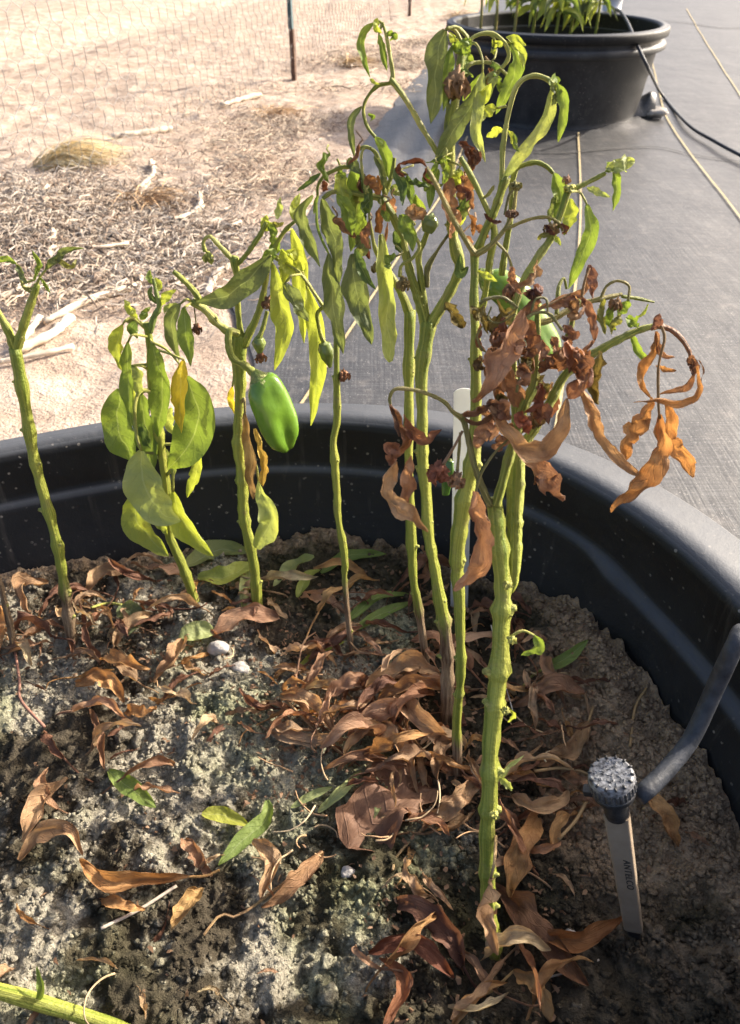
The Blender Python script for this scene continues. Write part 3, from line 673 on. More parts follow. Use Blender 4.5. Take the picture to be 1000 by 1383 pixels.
p.flower(352, 482, 13, (.24, .11, .06), -.01); p.flower(363, 409, 15, (.22, .12, .06), -.012); p.flower(266, 444, 12, (.2, .1, .06))
p.stem([(262, 412, 2), (264, 428, 2), (265, 438, 2)], OLIVE, 'flower_stalk', n=6)
p.leaf([(331, 558), (337, 610), (342, 674)], 18, (.42, .33, .17), True, d0=-.006, roll=1.4, pet=[(326, 545), (330, 538)]); p.leaf([(345, 578), (357, 620), (355, 656)], 14, (.58, .47, .13), True, d0=-.002, roll=1.4)
p.leaf([(349, 648), (352, 668), (366, 704), (346, 740)], 30, PALE, pet=[(336, 600), (346, 628)], d0=-.002, prof=(1.0, .6)); p.leaf([(314, 522), (312, 538), (317, 560)], 10, YEL, pet=[(312, 470), (316, 505)], d0=.004)

# --- lone cut thin stem
p = Plant('lone thin bare stem cut off at the top, brown near the soil', (476, 886), 5e-5)
p.stem([(476, 886, 9), (469, 827, 8), (465, 776, 8), (466, 763, 10), (463, 737, 10), (456, 695, 10), (455, 667, 10), (452, 623, 11), (450, 595, 10), (455, 566, 10), (455, 518, 9), (454, 457, 7)], STEMG, bark=1.1, bark_len=.42, root=True, stubs=10)
p.flower(465, 506, 13, (.26, .13, .07)); p.stem([(456, 500, 2), (460, 503, 2), (464, 505, 2)], OLIVE, 'flower_stalk', n=6)

# --- thin plant behind
p = Plant('slender pepper stem with a dark brown base standing just behind the grey-barked stem', (576, 902), 6e-5)
p.stem([(576, 902, 12), (565, 822, 11), (558, 780, 11), (555, 713, 14), (552, 614, 12), (552, 515, 14), (553, 419, 16)], STEMG, bark=1.05, bark_len=.36, root=True, stubs=8)
p.stem([(553, 424, 14), (541, 393, 11), (518, 356, 9), (507, 335, 7), (500, 300, 4), (498, 280, 3)], STEMG, 'branch', stubs=2)
p.flower(509, 361, 12, (.30, .24, .10))
p.leaf([(500, 300), (494, 330), (499, 350)], 9, DARKB, True); p.leaf([(511, 345), (520, 325), (524, 300)], 5, BROWN, True, crink=.2)
p.leaf([(515, 316), (522, 400), (528, 488)], 25, PALE, pet=[(518, 357), (514, 335)], d0=-.006, roll=.8, crink=.25, prof=(.4, .35))

# --- tall grey-barked plant
p = Plant('tall forked pepper plant with grey-barked foot and a dried fruit near its top', (604, 966), 9e-5)
p.stem([(604, 966, 20), (603, 874, 18), (596, 822, 17), (587, 770, 15), (578, 718, 15), (575, 666, 16), (570, 614, 16), (570, 562, 16), (569, 505, 18), (575, 458, 21), (578, 434, 22)], STEMG, bark=1.15, bark_len=.42, root=True, stubs=9)
p.stem([(580, 440, 17), (600, 407, 15), (620, 365, 15), (616, 340, 16), (610, 300, 13), (609, 225, 13), (610, 175, 13), (617, 120, 12), (623, 76, 11), (626, 62, 9)], STEMG, 'branch', stubs=3)
p.stem([(575, 438, 16), (566, 405, 14), (555, 370, 13), (540, 312, 13), (522, 278, 12), (514, 267, 13)], STEMG, 'branch')
p.stem([(515, 267, 10), (495, 264, 8), (478, 260, 7), (462, 257, 7), (447, 260, 7), (436, 268, 6)], STEMY, 'branch')
p.stem([(517, 270, 8), (525, 250, 7), (531, 228, 6), (533, 213, 5)], STEMG, 'branch')
p.stem([(577, 430, 11), (568, 370, 9), (566, 345, 8), (576, 318, 8), (582, 296, 8)], STEMG, 'branch')
p.stem([(577, 388, 7), (578, 362, 9), (590, 340, 5), (606, 316, 4)], OLIVE, 'branch')
p.stem([(558, 316, 6), (567, 332, 6), (558, 348, 5), (543, 358, 5), (540, 374, 6)], STEMY, 'flower_stalk', d0=-.008, d1=-.008); p.flower(545, 382, 15, (.26, .2, .08), -.008)
p.fruit([(583, 292), (581, 301), (577, 314)], [16, 24, 12], (.17, .22, .06), amp=.1, name='small_fruit', d=-.006)
p.stem([(607, 238, 9), (592, 208, 8), (575, 180, 8), (550, 137, 8), (532, 112, 9), (526, 108, 9)], STEMY, 'branch', stubs=1)
p.stem([(531, 112, 6), (530, 95, 6), (523, 52, 5), (517, 30, 4)], STEMY, 'branch')
p.stem([(528, 112, 6), (510, 116, 6), (497, 130, 5), (491, 148, 5), (496, 170, 5), (507, 185, 5)], STEMG, 'branch')
p.leaf([(507, 185), (520, 206), (526, 242)], 18, MIDG, crink=.2); p.leaf([(488, 144), (474, 166), (479, 214)], 13, GREYG, pet=[(491, 146)], roll=1.4)
p.leaf([(505, 31), (488, 52), (492, 80), (500, 105)], 13, MIDG, pet=[(517, 32), (511, 28)], roll=1.2, crink=.2); p.leaf([(512, 46), (517, 68), (523, 96)], 12, MIDG, pet=[(516, 32)], roll=1.2)
p.leaf([(512, 30), (506, 36), (516, 44)], 9, LIME, crink=.6, roll=1.8); p.leaf([(522, 44), (532, 48), (527, 56)], 10, MIDG, crink=.6, roll=1.8); p.leaf([(497, 154), (505, 158), (500, 164)], 10, MIDG, crink=.4, roll=2.0)
p.leaf([(500, 106), (506, 112), (513, 114)], 6, LIME)
p.stem([(520, 262, 6), (511, 214, 6), (500, 200, 5), (486, 201, 5), (476, 224, 5), (462, 226, 6), (440, 236, 5), (430, 250, 4), (429, 264, 4)], STEMG, 'branch', d0=-.004, d1=-.004)
p.stem([(494, 262, 4), (488, 215, 4), (493, 199, 4), (502, 200, 4)], STEMY, 'branch', d0=-.01, d1=-.01)
H = [([(433, 234), (418, 246), (401, 258)], 9, DKG, 1.0), ([(423, 264), (408, 288), (418, 325), (433, 361)], 20, GREYG, .9), ([(435, 268), (445, 305), (455, 345), (458, 384)], 24, GREYG, .8), ([(444, 342), (449, 400), (464, 478)], 27, GREYG, .6),
     ([(458, 230), (464, 265), (466, 300)], 20, LIME, .7), ([(478, 222), (484, 280), (474, 340)], 32, MIDG, .9), ([(476, 342), (482, 394), (502, 465)], 34, GREYG, .7), ([(480, 336), (493, 372), (508, 391)], 16, DKG, 1.1),
     ([(534, 228), (543, 252), (544, 278)], 15, DKG, .9), ([(550, 236), (553, 255), (557, 278)], 14, DKG, .9), ([(533, 312), (536, 328), (542, 342)], 12, DKG, .9), ([(541, 290), (553, 312), (558, 340)], 22, MIDG, .8),
     ([(470, 216), (480, 226), (490, 236)], 16, GREYG, .9), ([(455, 262), (470, 284), (476, 318)], 22, MIDG, .9), ([(488, 232), (497, 258), (499, 290)], 16, DKG, 1.0), ([(506, 210), (516, 230), (520, 256)], 14, GREYG, 1.0), ([(430, 262), (426, 276), (424, 290)], 6, MIDG, 1.0), ([(560, 262), (566, 280), (572, 294)], 16, MIDG, .9), ([(482, 318), (490, 330), (484, 348)], 24, GREYG, .9)]
for a, ww, c, r in H: p.leaf(a, ww, c, roll=r, crink=.28, wave=.25, d0=rnd.uniform(-.02, .006), pet=None)
p.leaf([(444, 342), (430, 310), (427, 272)][::-1], 4, MIDG, prof=(.1, .1), crink=0, wave=0)
p.leaf([(549, 282), (562, 288), (577, 288)], 20, TAN, True, d0=-.012); p.leaf([(494, 238), (504, 248), (514, 262)], 15, ORNG, True, d0=-.014); p.leaf([(510, 236), (512, 250), (508, 262)], 8, ORNG, True, d0=-.014); p.leaf([(492, 234), (488, 250), (494, 262)], 10, DARKB, True)
p.leaf([(436, 244), (440, 252), (436, 256)], 9, DARKB, True); p.leaf([(535, 226), (542, 234), (552, 236)], 7, DARKB, True)
# crown
p.leaf([(602, 40), (591, 76), (588, 130), (582, 167)], 34, GREYG, pet=[(626, 62), (616, 42), (606, 37)], d0=-.004, roll=.8, pw=5)
p.leaf([(610, 62), (604, 110), (599, 150)], 16, MIDG, pet=[(622, 64)], d0=-.012, roll=1.0); p.leaf([(602, 130), (606, 150), (600, 180)], 8, GREYG)
p.stem([(604, 38, 5), (618, 37, 5), (632, 52, 5), (626, 66, 6)], STEMY, 'branch', d0=-.006); p.leaf([(612, 58), (622, 68), (636, 70)], 22, MIDG, crink=.6, roll=1.6, d0=-.012); p.leaf([(636, 52), (630, 62), (622, 76)], 18, MIDG, crink=.5, roll=1.4, d0=-.016)
p.leaf([(606, 44), (614, 54), (620, 62)], 10, LIME, crink=.4)
p.flower(616, 112, 30, (.27, .17, .09), -.016, 'dried_fruit', 1.1); p.flower(621, 98, 20, MIDG, -.014, 'calyx', .6)
p.stem([(626, 68, 5), (641, 49, 5), (664, 45, 6), (682, 58, 6), (687, 78, 6), (672, 99, 6)], STEMY, 'branch', d0=-.004); p.leaf([(670, 99), (650, 126), (620, 165), (588, 218)], 27, GREYG, d0=-.008, roll=.8, crink=.15, prof=(.4, .6))
p.leaf([(690, 58), (699, 82), (683, 126), (670, 154)], 22, MIDG, pet=[(682, 56)], roll=.9, crink=.2); p.leaf([(684, 50), (697, 55), (711, 61)], 12, LIME, crink=.4); p.leaf([(692, 58), (704, 70), (707, 92)], 12, LIME, crink=.3)
p.leaf([(652, 98), (646, 140), (643, 180), (656, 219)], 20, PALE, pet=[(632, 58), (644, 60), (652, 80)], d0=-.012, roll=1.0, crink=.2); p.leaf([(650, 100), (640, 118), (625, 136)], 18, MIDG, crink=.2); p.leaf([(640, 140), (654, 130), (664, 112)], 16, LIME, crink=.2, d0=-.01)
p.leaf([(671, 146), (660, 150), (646, 162)], 15, LIME, crink=.2, pet=[(684, 143)]); p.leaf([(680, 176), (670, 178), (657, 185)], 12, LIME); p.leaf([(655, 150), (650, 158), (640, 170)], 12, PALE)
p.stem([(620, 110, 5), (634, 88, 5), (648, 84, 5), (668, 86, 5), (684, 100, 5)], STEMY, 'branch', d0=-.006)
p.leaf([(620, 192), (630, 198), (640, 214)], 12, DARKB, True, d0=-.012); p.leaf([(636, 200), (640, 215), (634, 232)], 16, (.2, .1, .06), True, d0=-.016); p.leaf([(628, 204), (636, 218), (628, 234)], 10, DARKB, True, d0=-.014); p.leaf([(640, 202), (646, 212), (638, 226)], 9, BROWN, True, d0=-.018)
p.leaf([(610, 240), (606, 268), (616, 306)], 24, PINK, True, d0=-.014); p.leaf([(624, 236), (628, 252), (620, 268)], 18, BROWN, True, d0=-.018); p.leaf([(616, 252), (632, 260), (630, 272)], 10, DARKB, True, d0=-.018); p.leaf([(622, 262), (628, 280), (620, 300)], 18, GREYG, crink=.3, d0=-.006); p.leaf([(592, 228), (584, 250), (580, 282)], 14, MIDG, crink=.3)

for i in range(34):                                        # small shrivelled leaves crowding the nodes
    x, y = ((rnd.gauss(495, 38), rnd.gauss(262, 34)) if i % 2 else (rnd.gauss(612, 16), rnd.uniform(170, 320))) if i % 5 else (rnd.gauss(660, 24), rnd.gauss(75, 22))
    x = min(max(x, 445), 690); y = max(y, 55)
    a = rnd.gauss(-pi / 2, .5); L = rnd.uniform(16, 44); br = rnd.random() < .3
    p.leaf([(x, y), (x + L * .5 * cos(a) + rnd.gauss(0, 5), y - L * .5 * sin(a)), (x + L * cos(a) + rnd.gauss(0, 4), y - L * sin(a))], rnd.uniform(9, 17), rnd.choice([BROWN, PINK, ORNG]) if br else rnd.choice([GREYG, MIDG, MIDG, DKG, LIME]), br, d0=rnd.uniform(-.02, .012), roll=rnd.uniform(.8, 2.0), twist=(rnd.uniform(-.8, .8), rnd.uniform(-.8, .8)), crink=.5, wave=.4, pet=[(x + rnd.gauss(0, 5), y - rnd.uniform(8, 18)), (x + rnd.gauss(0, 6), y - 5)], pw=3)

# --- tall green plant
p = Plant('tall green pepper plant with a blackened foot, in front of the white tag', (618, 1042), 9e-5)
p.stem([(618, 1042, 14), (617, 976, 12), (621, 930, 12), (622, 915, 14), (622, 874, 14), (620, 809, 16), (617, 749, 20), (625, 692, 25), (632, 653, 24), (639, 615, 20), (643, 536, 16), (642, 458, 14), (640, 406, 13), (641, 368, 12), (641, 338, 15)], STEMG, bark=1.2, bark_len=.17, root=True, stubs=8)
p.stem([(641, 342, 11), (634, 332, 9), (612, 295, 8), (590, 250, 7), (576, 226, 6)], STEMO, 'branch', d0=-.004, d1=-.008)
p.leaf([(577, 226), (568, 218), (552, 219), (540, 221)], 11, DARKB, True, roll=2.2, d0=-.008); p.leaf([(540, 220), (538, 232), (546, 238)], 7, DARKB, True, d0=-.008); p.leaf([(576, 226), (574, 240), (588, 250)], 7, DARKB, True, roll=2, d0=-.01)
p.stem([(642, 344, 9), (655, 337, 8), (668, 326, 7), (682, 309, 6), (693, 286, 6), (698, 252, 5)], STEMO, 'branch', d0=-.004, d1=-.006)
p.flower(697, 250, 14, OLIVE, -.006, 'dried_bud', .7); p.flower(692, 288, 14, (.2, .12, .07), -.01, 'dried_bud', .7)
p.stem([(682, 310, 5), (712, 297, 5), (738, 293, 5), (754, 300, 5), (761, 312, 4)], STEMO, 'branch', d0=-.006, d1=-.008); p.leaf([(758, 302), (764, 310), (760, 316)], 8, DARKB, True, d0=-.01)
p.stem([(671, 327, 4), (686, 344, 4), (692, 366, 4), (691, 388, 5)], STEMO, 'flower_stalk', d0=-.008, d1=-.012); p.flower(690, 394, 20, (.30, .16, .08), -.012)
p.stem([(650, 420, 10), (655, 400, 10), (662, 350, 10), (668, 310, 9), (650, 265, 8), (632, 230, 8), (622, 212, 7)], STEMG, 'branch', d0=.006, d1=.004)
p.stem([(642, 345, 12), (655, 312, 12), (668, 284, 12), (682, 243, 13), (684, 238, 12)], STEMG, 'branch', d0=.004, d1=.004)
p.stem([(678, 372, 9), (684, 330, 9), (690, 290, 8), (692, 250, 8), (698, 228, 8), (710, 222, 7), (724, 219, 7), (738, 224, 6), (748, 234, 5)], STEMG, 'branch', d0=.008, d1=.004)
p.stem([(678, 244, 8), (680, 195, 8), (689, 144, 7), (700, 113, 7), (720, 102, 7), (738, 106, 7), (748, 114, 6)], STEMY, 'branch', d0=.004, d1=.002, stubs=1)
p.leaf([(749, 114), (741, 156), (716, 192), (678, 243)], 20, PALE, roll=.8, crink=.2, prof=(.4, .5), d0=.002, d1=.0); p.leaf([(752, 112), (762, 144), (754, 192)], 17, MIDG, roll=.9, crink=.2); p.leaf([(746, 112), (752, 126), (746, 142)], 14, GREYG, crink=.4); p.leaf([(742, 112), (750, 108), (756, 116)], 12, MIDG, crink=.4)
p.leaf([(695, 180), (696, 194), (702, 206)], 8, MIDG, crink=.5); p.leaf([(686, 176), (692, 186), (694, 200)], 7, LIME, crink=.4)
p.leaf([(748, 234), (758, 264), (749, 304)], 24, MIDG, crink=.2, d0=.004); p.leaf([(752, 262), (746, 280), (742, 300)], 14, GREYG, crink=.3)
p.leaf([(678, 300), (664, 298), (654, 288)], 6, DARKB, True); p.stem([(696, 254, 4), (688, 264, 4), (682, 290, 4)], OLIVE, 'branch')
p.leaf([(646, 366), (660, 374), (672, 380)], 10, LIME); p.leaf([(668, 250), (660, 262), (650, 270)], 6, OLIVE)
p.fruit([(655, 372), (664, 380), (684, 394), (700, 412), (722, 446), (742, 476), (750, 488)], [18, 38, 46, 48, 44, 34, 10], (.15, .27, .035), d=.03, label='green pepper half hidden behind the brown leaves')
p.fruit([(608, 622), (605, 640), (602, 668)], [10, 17, 9], (.07, .15, .03), d=.012, amp=.05, name='small_fruit')
p.leaf([(633, 360), (622, 368), (622, 342)], 14, DKG)

# --- main front plant
p = Plant('stout front pepper plant with crisp brown dead leaves hanging from its crown', (673, 1286), 1.5e-4)
p.stem([(668, 1284, 22), (660, 1230, 21), (658, 1188, 21), (658, 1128, 21), (661, 1067, 23), (663, 1006, 25), (670, 939, 27), (674, 900, 29), (677, 848, 27), (679, 796, 26), (674, 744, 24), (669, 692, 24), (667, 672, 24)], STEMG, bark=.75, bark_len=.10, root=True, stubs=11)
p.stem([(689, 800, 10), (693, 780, 17), (694, 744, 21), (695, 692, 24), (697, 640, 24), (700, 612, 20), (716, 588, 15), (742, 546, 14), (760, 511, 13), (776, 494, 13), (790, 484, 13)], STEMG, 'branch', d0=.003, d1=.006)
p.stem([(790, 484, 12), (812, 472, 11), (830, 462, 11), (866, 445, 10), (894, 439, 9)], STEMG, 'branch', d0=.006, d1=.004); p.stem([(892, 440, 9), (908, 446, 8), (922, 459, 7), (931, 474, 6), (934, 486, 6)], (.28, .13, .07), 'branch', d0=.004, d1=.002)
p.stem([(670, 684, 15), (678, 655, 14), (687, 620, 14), (708, 548, 15), (721, 520, 13), (724, 484, 12), (726, 440, 9), (726, 400, 7)], STEMG, 'branch', d0=-.003, d1=0)
p.stem([(664, 682, 12), (655, 666, 10), (640, 624, 9), (628, 572, 9), (622, 562, 10)], OLIVE, 'branch', d0=-.002, d1=-.006); p.stem([(624, 564, 8), (612, 556, 7), (598, 541, 6), (566, 528, 6), (536, 525, 6), (527, 536, 5), (528, 548, 4)], STEMO, 'branch', d0=-.006, d1=-.006)
p.stem([(698, 604, 13), (696, 540, 12), (692, 470, 11), (694, 420, 11), (704, 388, 12), (726, 348, 12), (746, 318, 11), (768, 257, 11)], STEMG, 'branch', d0=.008, d1=.014, stubs=1)
p.stem([(768, 258, 9), (786, 250, 7), (804, 241, 7), (818, 234, 6)], STEMG, 'branch', d0=.014, d1=.014)
p.leaf([(819, 228), (838, 221), (858, 217)], 22, PALE, crink=.35, d0=.012, wave=.4); p.leaf([(829, 226), (833, 254), (828, 285)], 15, MIDG, d0=.012, roll=1.1); p.leaf([(793, 253), (808, 260), (825, 266)], 10, PALE, d0=.014); p.leaf([(771, 268), (770, 290), (762, 318)], 20, LIME, d0=.016); p.leaf([(818, 232), (824, 226), (820, 218)], 10, MIDG, d0=.012)
p.leaf([(793, 276), (797, 312), (780, 357), (768, 390)], 24, MIDG, pet=[(770, 258), (784, 260)], d0=.013, roll=.8); p.flower(766, 242, 9, BROWN, .014, 'dried_bud'); p.flower(770, 254, 14, STEMY, .012, 'node', .6)
p.flower(745, 308, 17, (.2, .14, .06), .012, 'dried_bud', .9); p.leaf([(744, 316), (732, 318), (726, 324)], 8, OLIVE, d0=.01); p.leaf([(748, 316), (754, 326), (758, 332)], 7, LIME, d0=.012); p.leaf([(738, 304), (742, 312), (750, 318)], 8, DARKB, True, d0=.01)
p.stem([(726, 436, 9), (747, 431, 8), (781, 412, 8), (814, 403, 7), (840, 397, 5)], STEMO, 'branch', d0=.004, d1=.01)
p.stem([(812, 402, 5), (820, 386, 4), (835, 379, 4), (850, 386, 4), (849, 406, 4)], STEMO, 'branch', d0=.008, d1=.006); p.stem([(840, 400, 5), (862, 403, 5), (884, 408, 3)], STEMG, 'branch', d0=.01, d1=.012)
p.leaf([(849, 404), (842, 416), (834, 428)], 15, MIDG, crink=.3, d0=.006); p.leaf([(848, 428), (856, 436), (862, 442)], 16, MIDG, crink=.4, d0=.008); p.leaf([(853, 452), (862, 474), (878, 492)], 16, MIDG, roll=1.4, d0=.012); p.leaf([(876, 410), (868, 424), (852, 432)], 6, LIME, roll=1.4, d0=.01)
p.flower(832, 410, 15, (.3, .18, .09), .004); p.leaf([(815, 404), (812, 430), (818, 452)], 14, OLIVE, crink=.5, d0=.004); p.leaf([(826, 410), (822, 432), (832, 446)], 12, MIDG, crink=.5, d0=.004); p.leaf([(838, 424), (830, 436), (826, 452)], 12, OLIVE, crink=.5)
p.stem([(752, 424, 6), (754, 398, 6), (756, 384, 5), (762, 376, 4), (766, 390, 4)], STEMG, 'branch', d0=.004, d1=.008)
B = [([(706, 419), (687, 458), (669, 497), (646, 536), (637, 541)], 34, PINK, -.012), ([(661, 549), (682, 578), (703, 604), (734, 609), (760, 578), (766, 538)], 29, TAN, -.016), ([(712, 618), (734, 640), (761, 677)], 32, PINK, -.006),
     ([(642, 664), (642, 690), (649, 722), (644, 757), (613, 798)], 30, PINK, -.016), ([(728, 503), (752, 486), (772, 468)], 28, BROWN, -.008), ([(679, 490), (690, 520), (700, 550)], 30, BROWN, -.006), ([(664, 470), (668, 500), (680, 530)], 26, BROWN, .004),
     ([(703, 556), (708, 570), (714, 588)], 18, (.33, .12, .07), -.014), ([(733, 519), (728, 545), (708, 557)], 11, (.3, .12, .07), -.014), ([(712, 402), (722, 391), (732, 398)], 24, (.15, .06, .06), -.006), ([(728, 398), (716, 412), (704, 436)], 18, BROWN, -.006),
     ([(797, 360), (792, 390), (770, 402), (728, 417)], 17, PINK, -.002), ([(796, 358), (801, 380), (800, 404)], 17, (.17, .07, .06), -.004), ([(786, 402), (800, 424), (804, 460)], 18, (.2, .09, .07), -.006), ([(784, 402), (790, 412), (780, 430)], 10, BROWN, -.004),
     ([(766, 460), (780, 498), (768, 538)], 32, (.25, .11, .07), -.012), ([(776, 470), (788, 500), (786, 530)], 22, BROWN, -.014), ([(800, 460), (792, 476), (798, 494)], 20, (.2, .09, .06), -.008), ([(812, 474), (803, 508), (809, 546)], 28, OLIVE, -.004), ([(784, 520), (799, 553), (813, 589), (836, 623), (862, 642)], 30, TAN, -.010),
     ([(892, 424), (886, 436), (880, 446)], 16, (.15, .06, .06), -.004), ([(887, 447), (883, 472), (870, 494), (866, 519), (879, 537)], 19, ORNG, -.004), ([(877, 535), (862, 571), (846, 600), (846, 622)], 32, ORNG, -.006), ([(886, 448), (893, 476), (912, 482)], 15, BROWN, -.002), ([(886, 494), (898, 500), (914, 500)], 11, ORNG, -.002),
     ([(892, 560), (893, 612), (867, 656), (836, 674), (826, 692)], 30, ORNG, -.010), ([(897, 540), (909, 563), (904, 590), (922, 616), (938, 645)], 27, ORNG, -.004), ([(934, 484), (936, 506), (924, 522), (890, 533)], 13, BROWN, -.004), ([(943, 494), (944, 528), (922, 543), (887, 538), (856, 543)], 16, ORNG, -.008), ([(930, 482), (938, 494), (936, 508)], 18, (.12, .045, .035), -.002), ([(944, 486), (950, 500), (945, 520)], 5, DARKB, -.002),
     ([(528, 546), (542, 568), (552, 596), (533, 615)], 17, (.2, .085, .05), -.008), ([(545, 560), (556, 582), (575, 597), (597, 580)], 15, (.25, .1, .06), -.008), ([(534, 622), (522, 654), (536, 678), (556, 696), (578, 719)], 25, TAN, -.010), ([(555, 615), (551, 660), (546, 692)], 20, PINK, -.006), ([(540, 600), (528, 610), (532, 628)], 20, (.22, .09, .06), -.008), ([(530, 548), (535, 570), (540, 590)], 7, DARKB, -.008),
     ([(625, 560), (645, 556), (668, 544)], 16, BROWN, -.012), ([(628, 566), (650, 570), (672, 556)], 10, (.2, .1, .06), -.012), ([(664, 560), (655, 580), (644, 606)], 24, PINK, -.008), ([(690, 570), (684, 592), (664, 604)], 18, BROWN, -.010), ([(660, 540), (676, 552), (690, 566)], 24, BROWN, -.014), ([(710, 430), (716, 456), (712, 486)], 22, (.24, .11, .07), -.004), ([(700, 460), (712, 478), (726, 470)], 22, BROWN, -.010), ([(704, 490), (708, 506), (700, 520)], 20, BROWN, -.012),
     ([(690, 416), (676, 440), (668, 470)], 20, OLIVE, .002), ([(654, 412), (650, 430), (660, 452)], 8, OLIVE, -.002), ([(672, 404), (682, 424), (696, 416)], 7, OLIVE, -.004), ([(650, 436), (646, 460), (656, 474)], 9, BROWN, .0), ([(650, 480), (646, 492), (656, 498)], 14, (.2, .15, .09), .0), ([(672, 532), (680, 540), (676, 556)], 16, OLIVE, -.012), ([(720, 548), (728, 566), (720, 580)], 20, (.3, .26, .16), -.004), ([(740, 410), (762, 406), (786, 398)], 12, PINK, -.004), ([(760, 440), (770, 450), (766, 470)], 18, (.2, .09, .07), -.008)]
for a, ww, c, d in B:
    c = tuple(np.array(c) * 1.5 + (.02, .05, .03)) if c[0] < .27 and c != OLIVE else tuple(np.array(c) * 1.1); p.leaf(a, ww * (.84 if a[0][0] > 780 else 1.1), c, True, d0=d, d1=rnd.uniform(-.006, .006), roll=(rnd.uniform(.9, 2.2), rnd.uniform(.5, 1.5), rnd.uniform(1.2, 2.4)), twist=(rnd.uniform(-.7, .7), rnd.uniform(-.5, .5), rnd.uniform(-.9, .9)), crink=rnd.uniform(.45, .75))
for i in range(26):
    x, y = rnd.gauss(705, 34), rnd.gauss(500, 58); a = rnd.uniform(-2.6, -.5); L = rnd.uniform(22, 48)
    p.leaf([(x, y), (x + L * .5 * cos(a) + rnd.gauss(0, 6), y - L * .5 * sin(a)), (x + L * cos(a), y - L * sin(a))], rnd.uniform(14, 26), rnd.choice([BROWN, PINK, (.34, .18, .11), (.27, .14, .1), TAN, OLIVE, PINK]), True, d0=rnd.uniform(-.014, .016), roll=(rnd.uniform(.9, 2.2), rnd.uniform(.6, 1.6), rnd.uniform(1.2, 2.4)), twist=(rnd.uniform(-1, 1), rnd.uniform(-.7, .7), rnd.uniform(-1, 1)), crink=.75)
for a in ([(690, 590, 3), (668, 612, 4), (650, 640, 5), (642, 668, 5)], [(894, 440, 4), (898, 458, 4), (890, 496, 4), (890, 548, 4), (892, 566, 4)], [(700, 416, 5), (680, 402, 5), (660, 403, 5), (648, 410, 5)], [(700, 440, 6), (720, 424, 6), (742, 424, 5), (760, 446, 5)], [(718, 420, 4), (724, 404, 4), (738, 404, 4), (740, 424, 4)], [(652, 440, 3), (645, 455, 3), (652, 472, 3), (664, 478, 3)], [(664, 414, 3), (660, 430, 3), (675, 436, 3), (696, 424, 3)], [(697, 468, 3), (702, 500, 3), (698, 530, 4)], [(786, 402, 5), (790, 380, 4), (796, 362, 4)], [(772, 396, 3), (745, 410, 4), (716, 424, 4)]):
    p.stem(a, OLIVE if a[0][0] < 760 else (.32, .17, .07), 'petiole', d0=-.010, d1=-.010, n=7)
p.stem([(625, 582, 4), (612, 606, 4), (598, 628, 5)], BROWN, 'flower_stalk', d0=-.006, d1=-.008); p.flower(592, 637, 26, (.25, .1, .06), -.008); p.stem([(622, 584, 4), (620, 612, 4), (618, 636, 5)], STEMO, 'flower_stalk', d0=-.004, d1=-.006); p.flower(617, 649, 20, (.33, .2, .11), -.006)
p.stem([(764, 458, 6), (772, 440, 7), (778, 410, 8), (782, 404, 8)], STEMG, 'branch', d0=.0, d1=.0)
p.leaf([(722, 858), (728, 872), (704, 885)], 17, MIDG, pet=[(690, 860), (706, 852)], roll=.9, pw=5); p.leaf([(671, 1058), (686, 1036), (708, 1020)], 10, PALE, roll=1.2); p.leaf([(676, 1050), (684, 1058), (692, 1068)], 11, PALE); p.leaf([(686, 975), (694, 966), (690, 958)], 7, LIME)
p.leaf([(663, 1188), (656, 1228), (673, 1290)], 32, TAN, True, pet=[(670, 1130), (668, 1165)], pw=5, roll=1.2, d0=-.014, d1=-.02)
for (x, y) in ((686, 790), (692, 864), (684, 960), (668, 1100)): p.flower(x, y, 12, STEMY, -.006, 'leaf_scar', .7)

# --- green stem reaching in low over the soil
p = Plant('bright green stem lying low over the pale crusted soil', (145, 1390), 0)
b = p.b; pts = [(215, 1420, 15), (145, 1391, 16), (60, 1366, 16), (0, 1352, 15), (-80, 1332, 14)]
W = np.array([on_soil(x, y) + [0, 0, .004 + .003 * i] for i, (x, y, _) in enumerate(pts)])
Q = catmull(W, 30); stem_obj('stem', Q, np.full(30, .0036), p.e, b, STEMG, 11)
Q = catmull([W[2] + [0, 0, .002], W[2] + [.002, .004, .008], W[2] + [-.002, .012, .012]], 12); V, F, U = leaf_geo(Q, .0022, (0, -1, .5), 0, .8, .2, .2, 5); put('leaf', mesh_from('leaf', V - b, F, U), M_LEAF, p.e, color=MIDG)

# ------------------------------------------------------------------ litter on the soil
def dry_geo(L, hw, seed, curl, roll, crink, pet):
    r = random.Random(seed); n = 18; t = np.linspace(0, 1, n)
    bend = r.uniform(-1.3, 1.3)
    P = np.c_[np.cumsum(np.cos(bend * (t - .5) * 1.2)) / n * L, np.cumsum(np.sin(bend * (t - .5) * 1.2)) / n * L, curl * L * (np.sin(pi * t) * r.uniform(.1, .28) + .12 * t ** 3 * r.uniform(-.2, 1)) + .0015]
    P[:, 2] += .1 * L * np.abs(vnoise(t * 3, seed * .7, 0, seed))
    V, F, U = leaf_geo(P, hw, (0.02, 0, 1), (r.uniform(-.8, .8), r.uniform(-.4, .4), r.uniform(-1.4, 1.4)), (r.uniform(.9, 2.2), r.uniform(.5, 1.7), r.uniform(1.0, 2.6)), crink, .35, seed, 9, (.45, .6), .3)
    g = [(V, F, U)]
    if pet:
        a = r.uniform(-.9, .9); d = P[0] - P[2]; d /= np.linalg.norm(d); l = L * r.uniform(.4, .9)
        Q = catmull([P[0], P[0] + d * l * .4 + [0, l * .1 * a, .002], P[0] + d * l * .75 + [0, l * .35 * a, .004 * r.random()], P[0] + d * l * .85 + [0, l * .7 * a, 0]], 12)
        g.append(tube_geo(Q, np.linspace(.0007, .0005, 12), 5))
    return merge(g)
variants = []
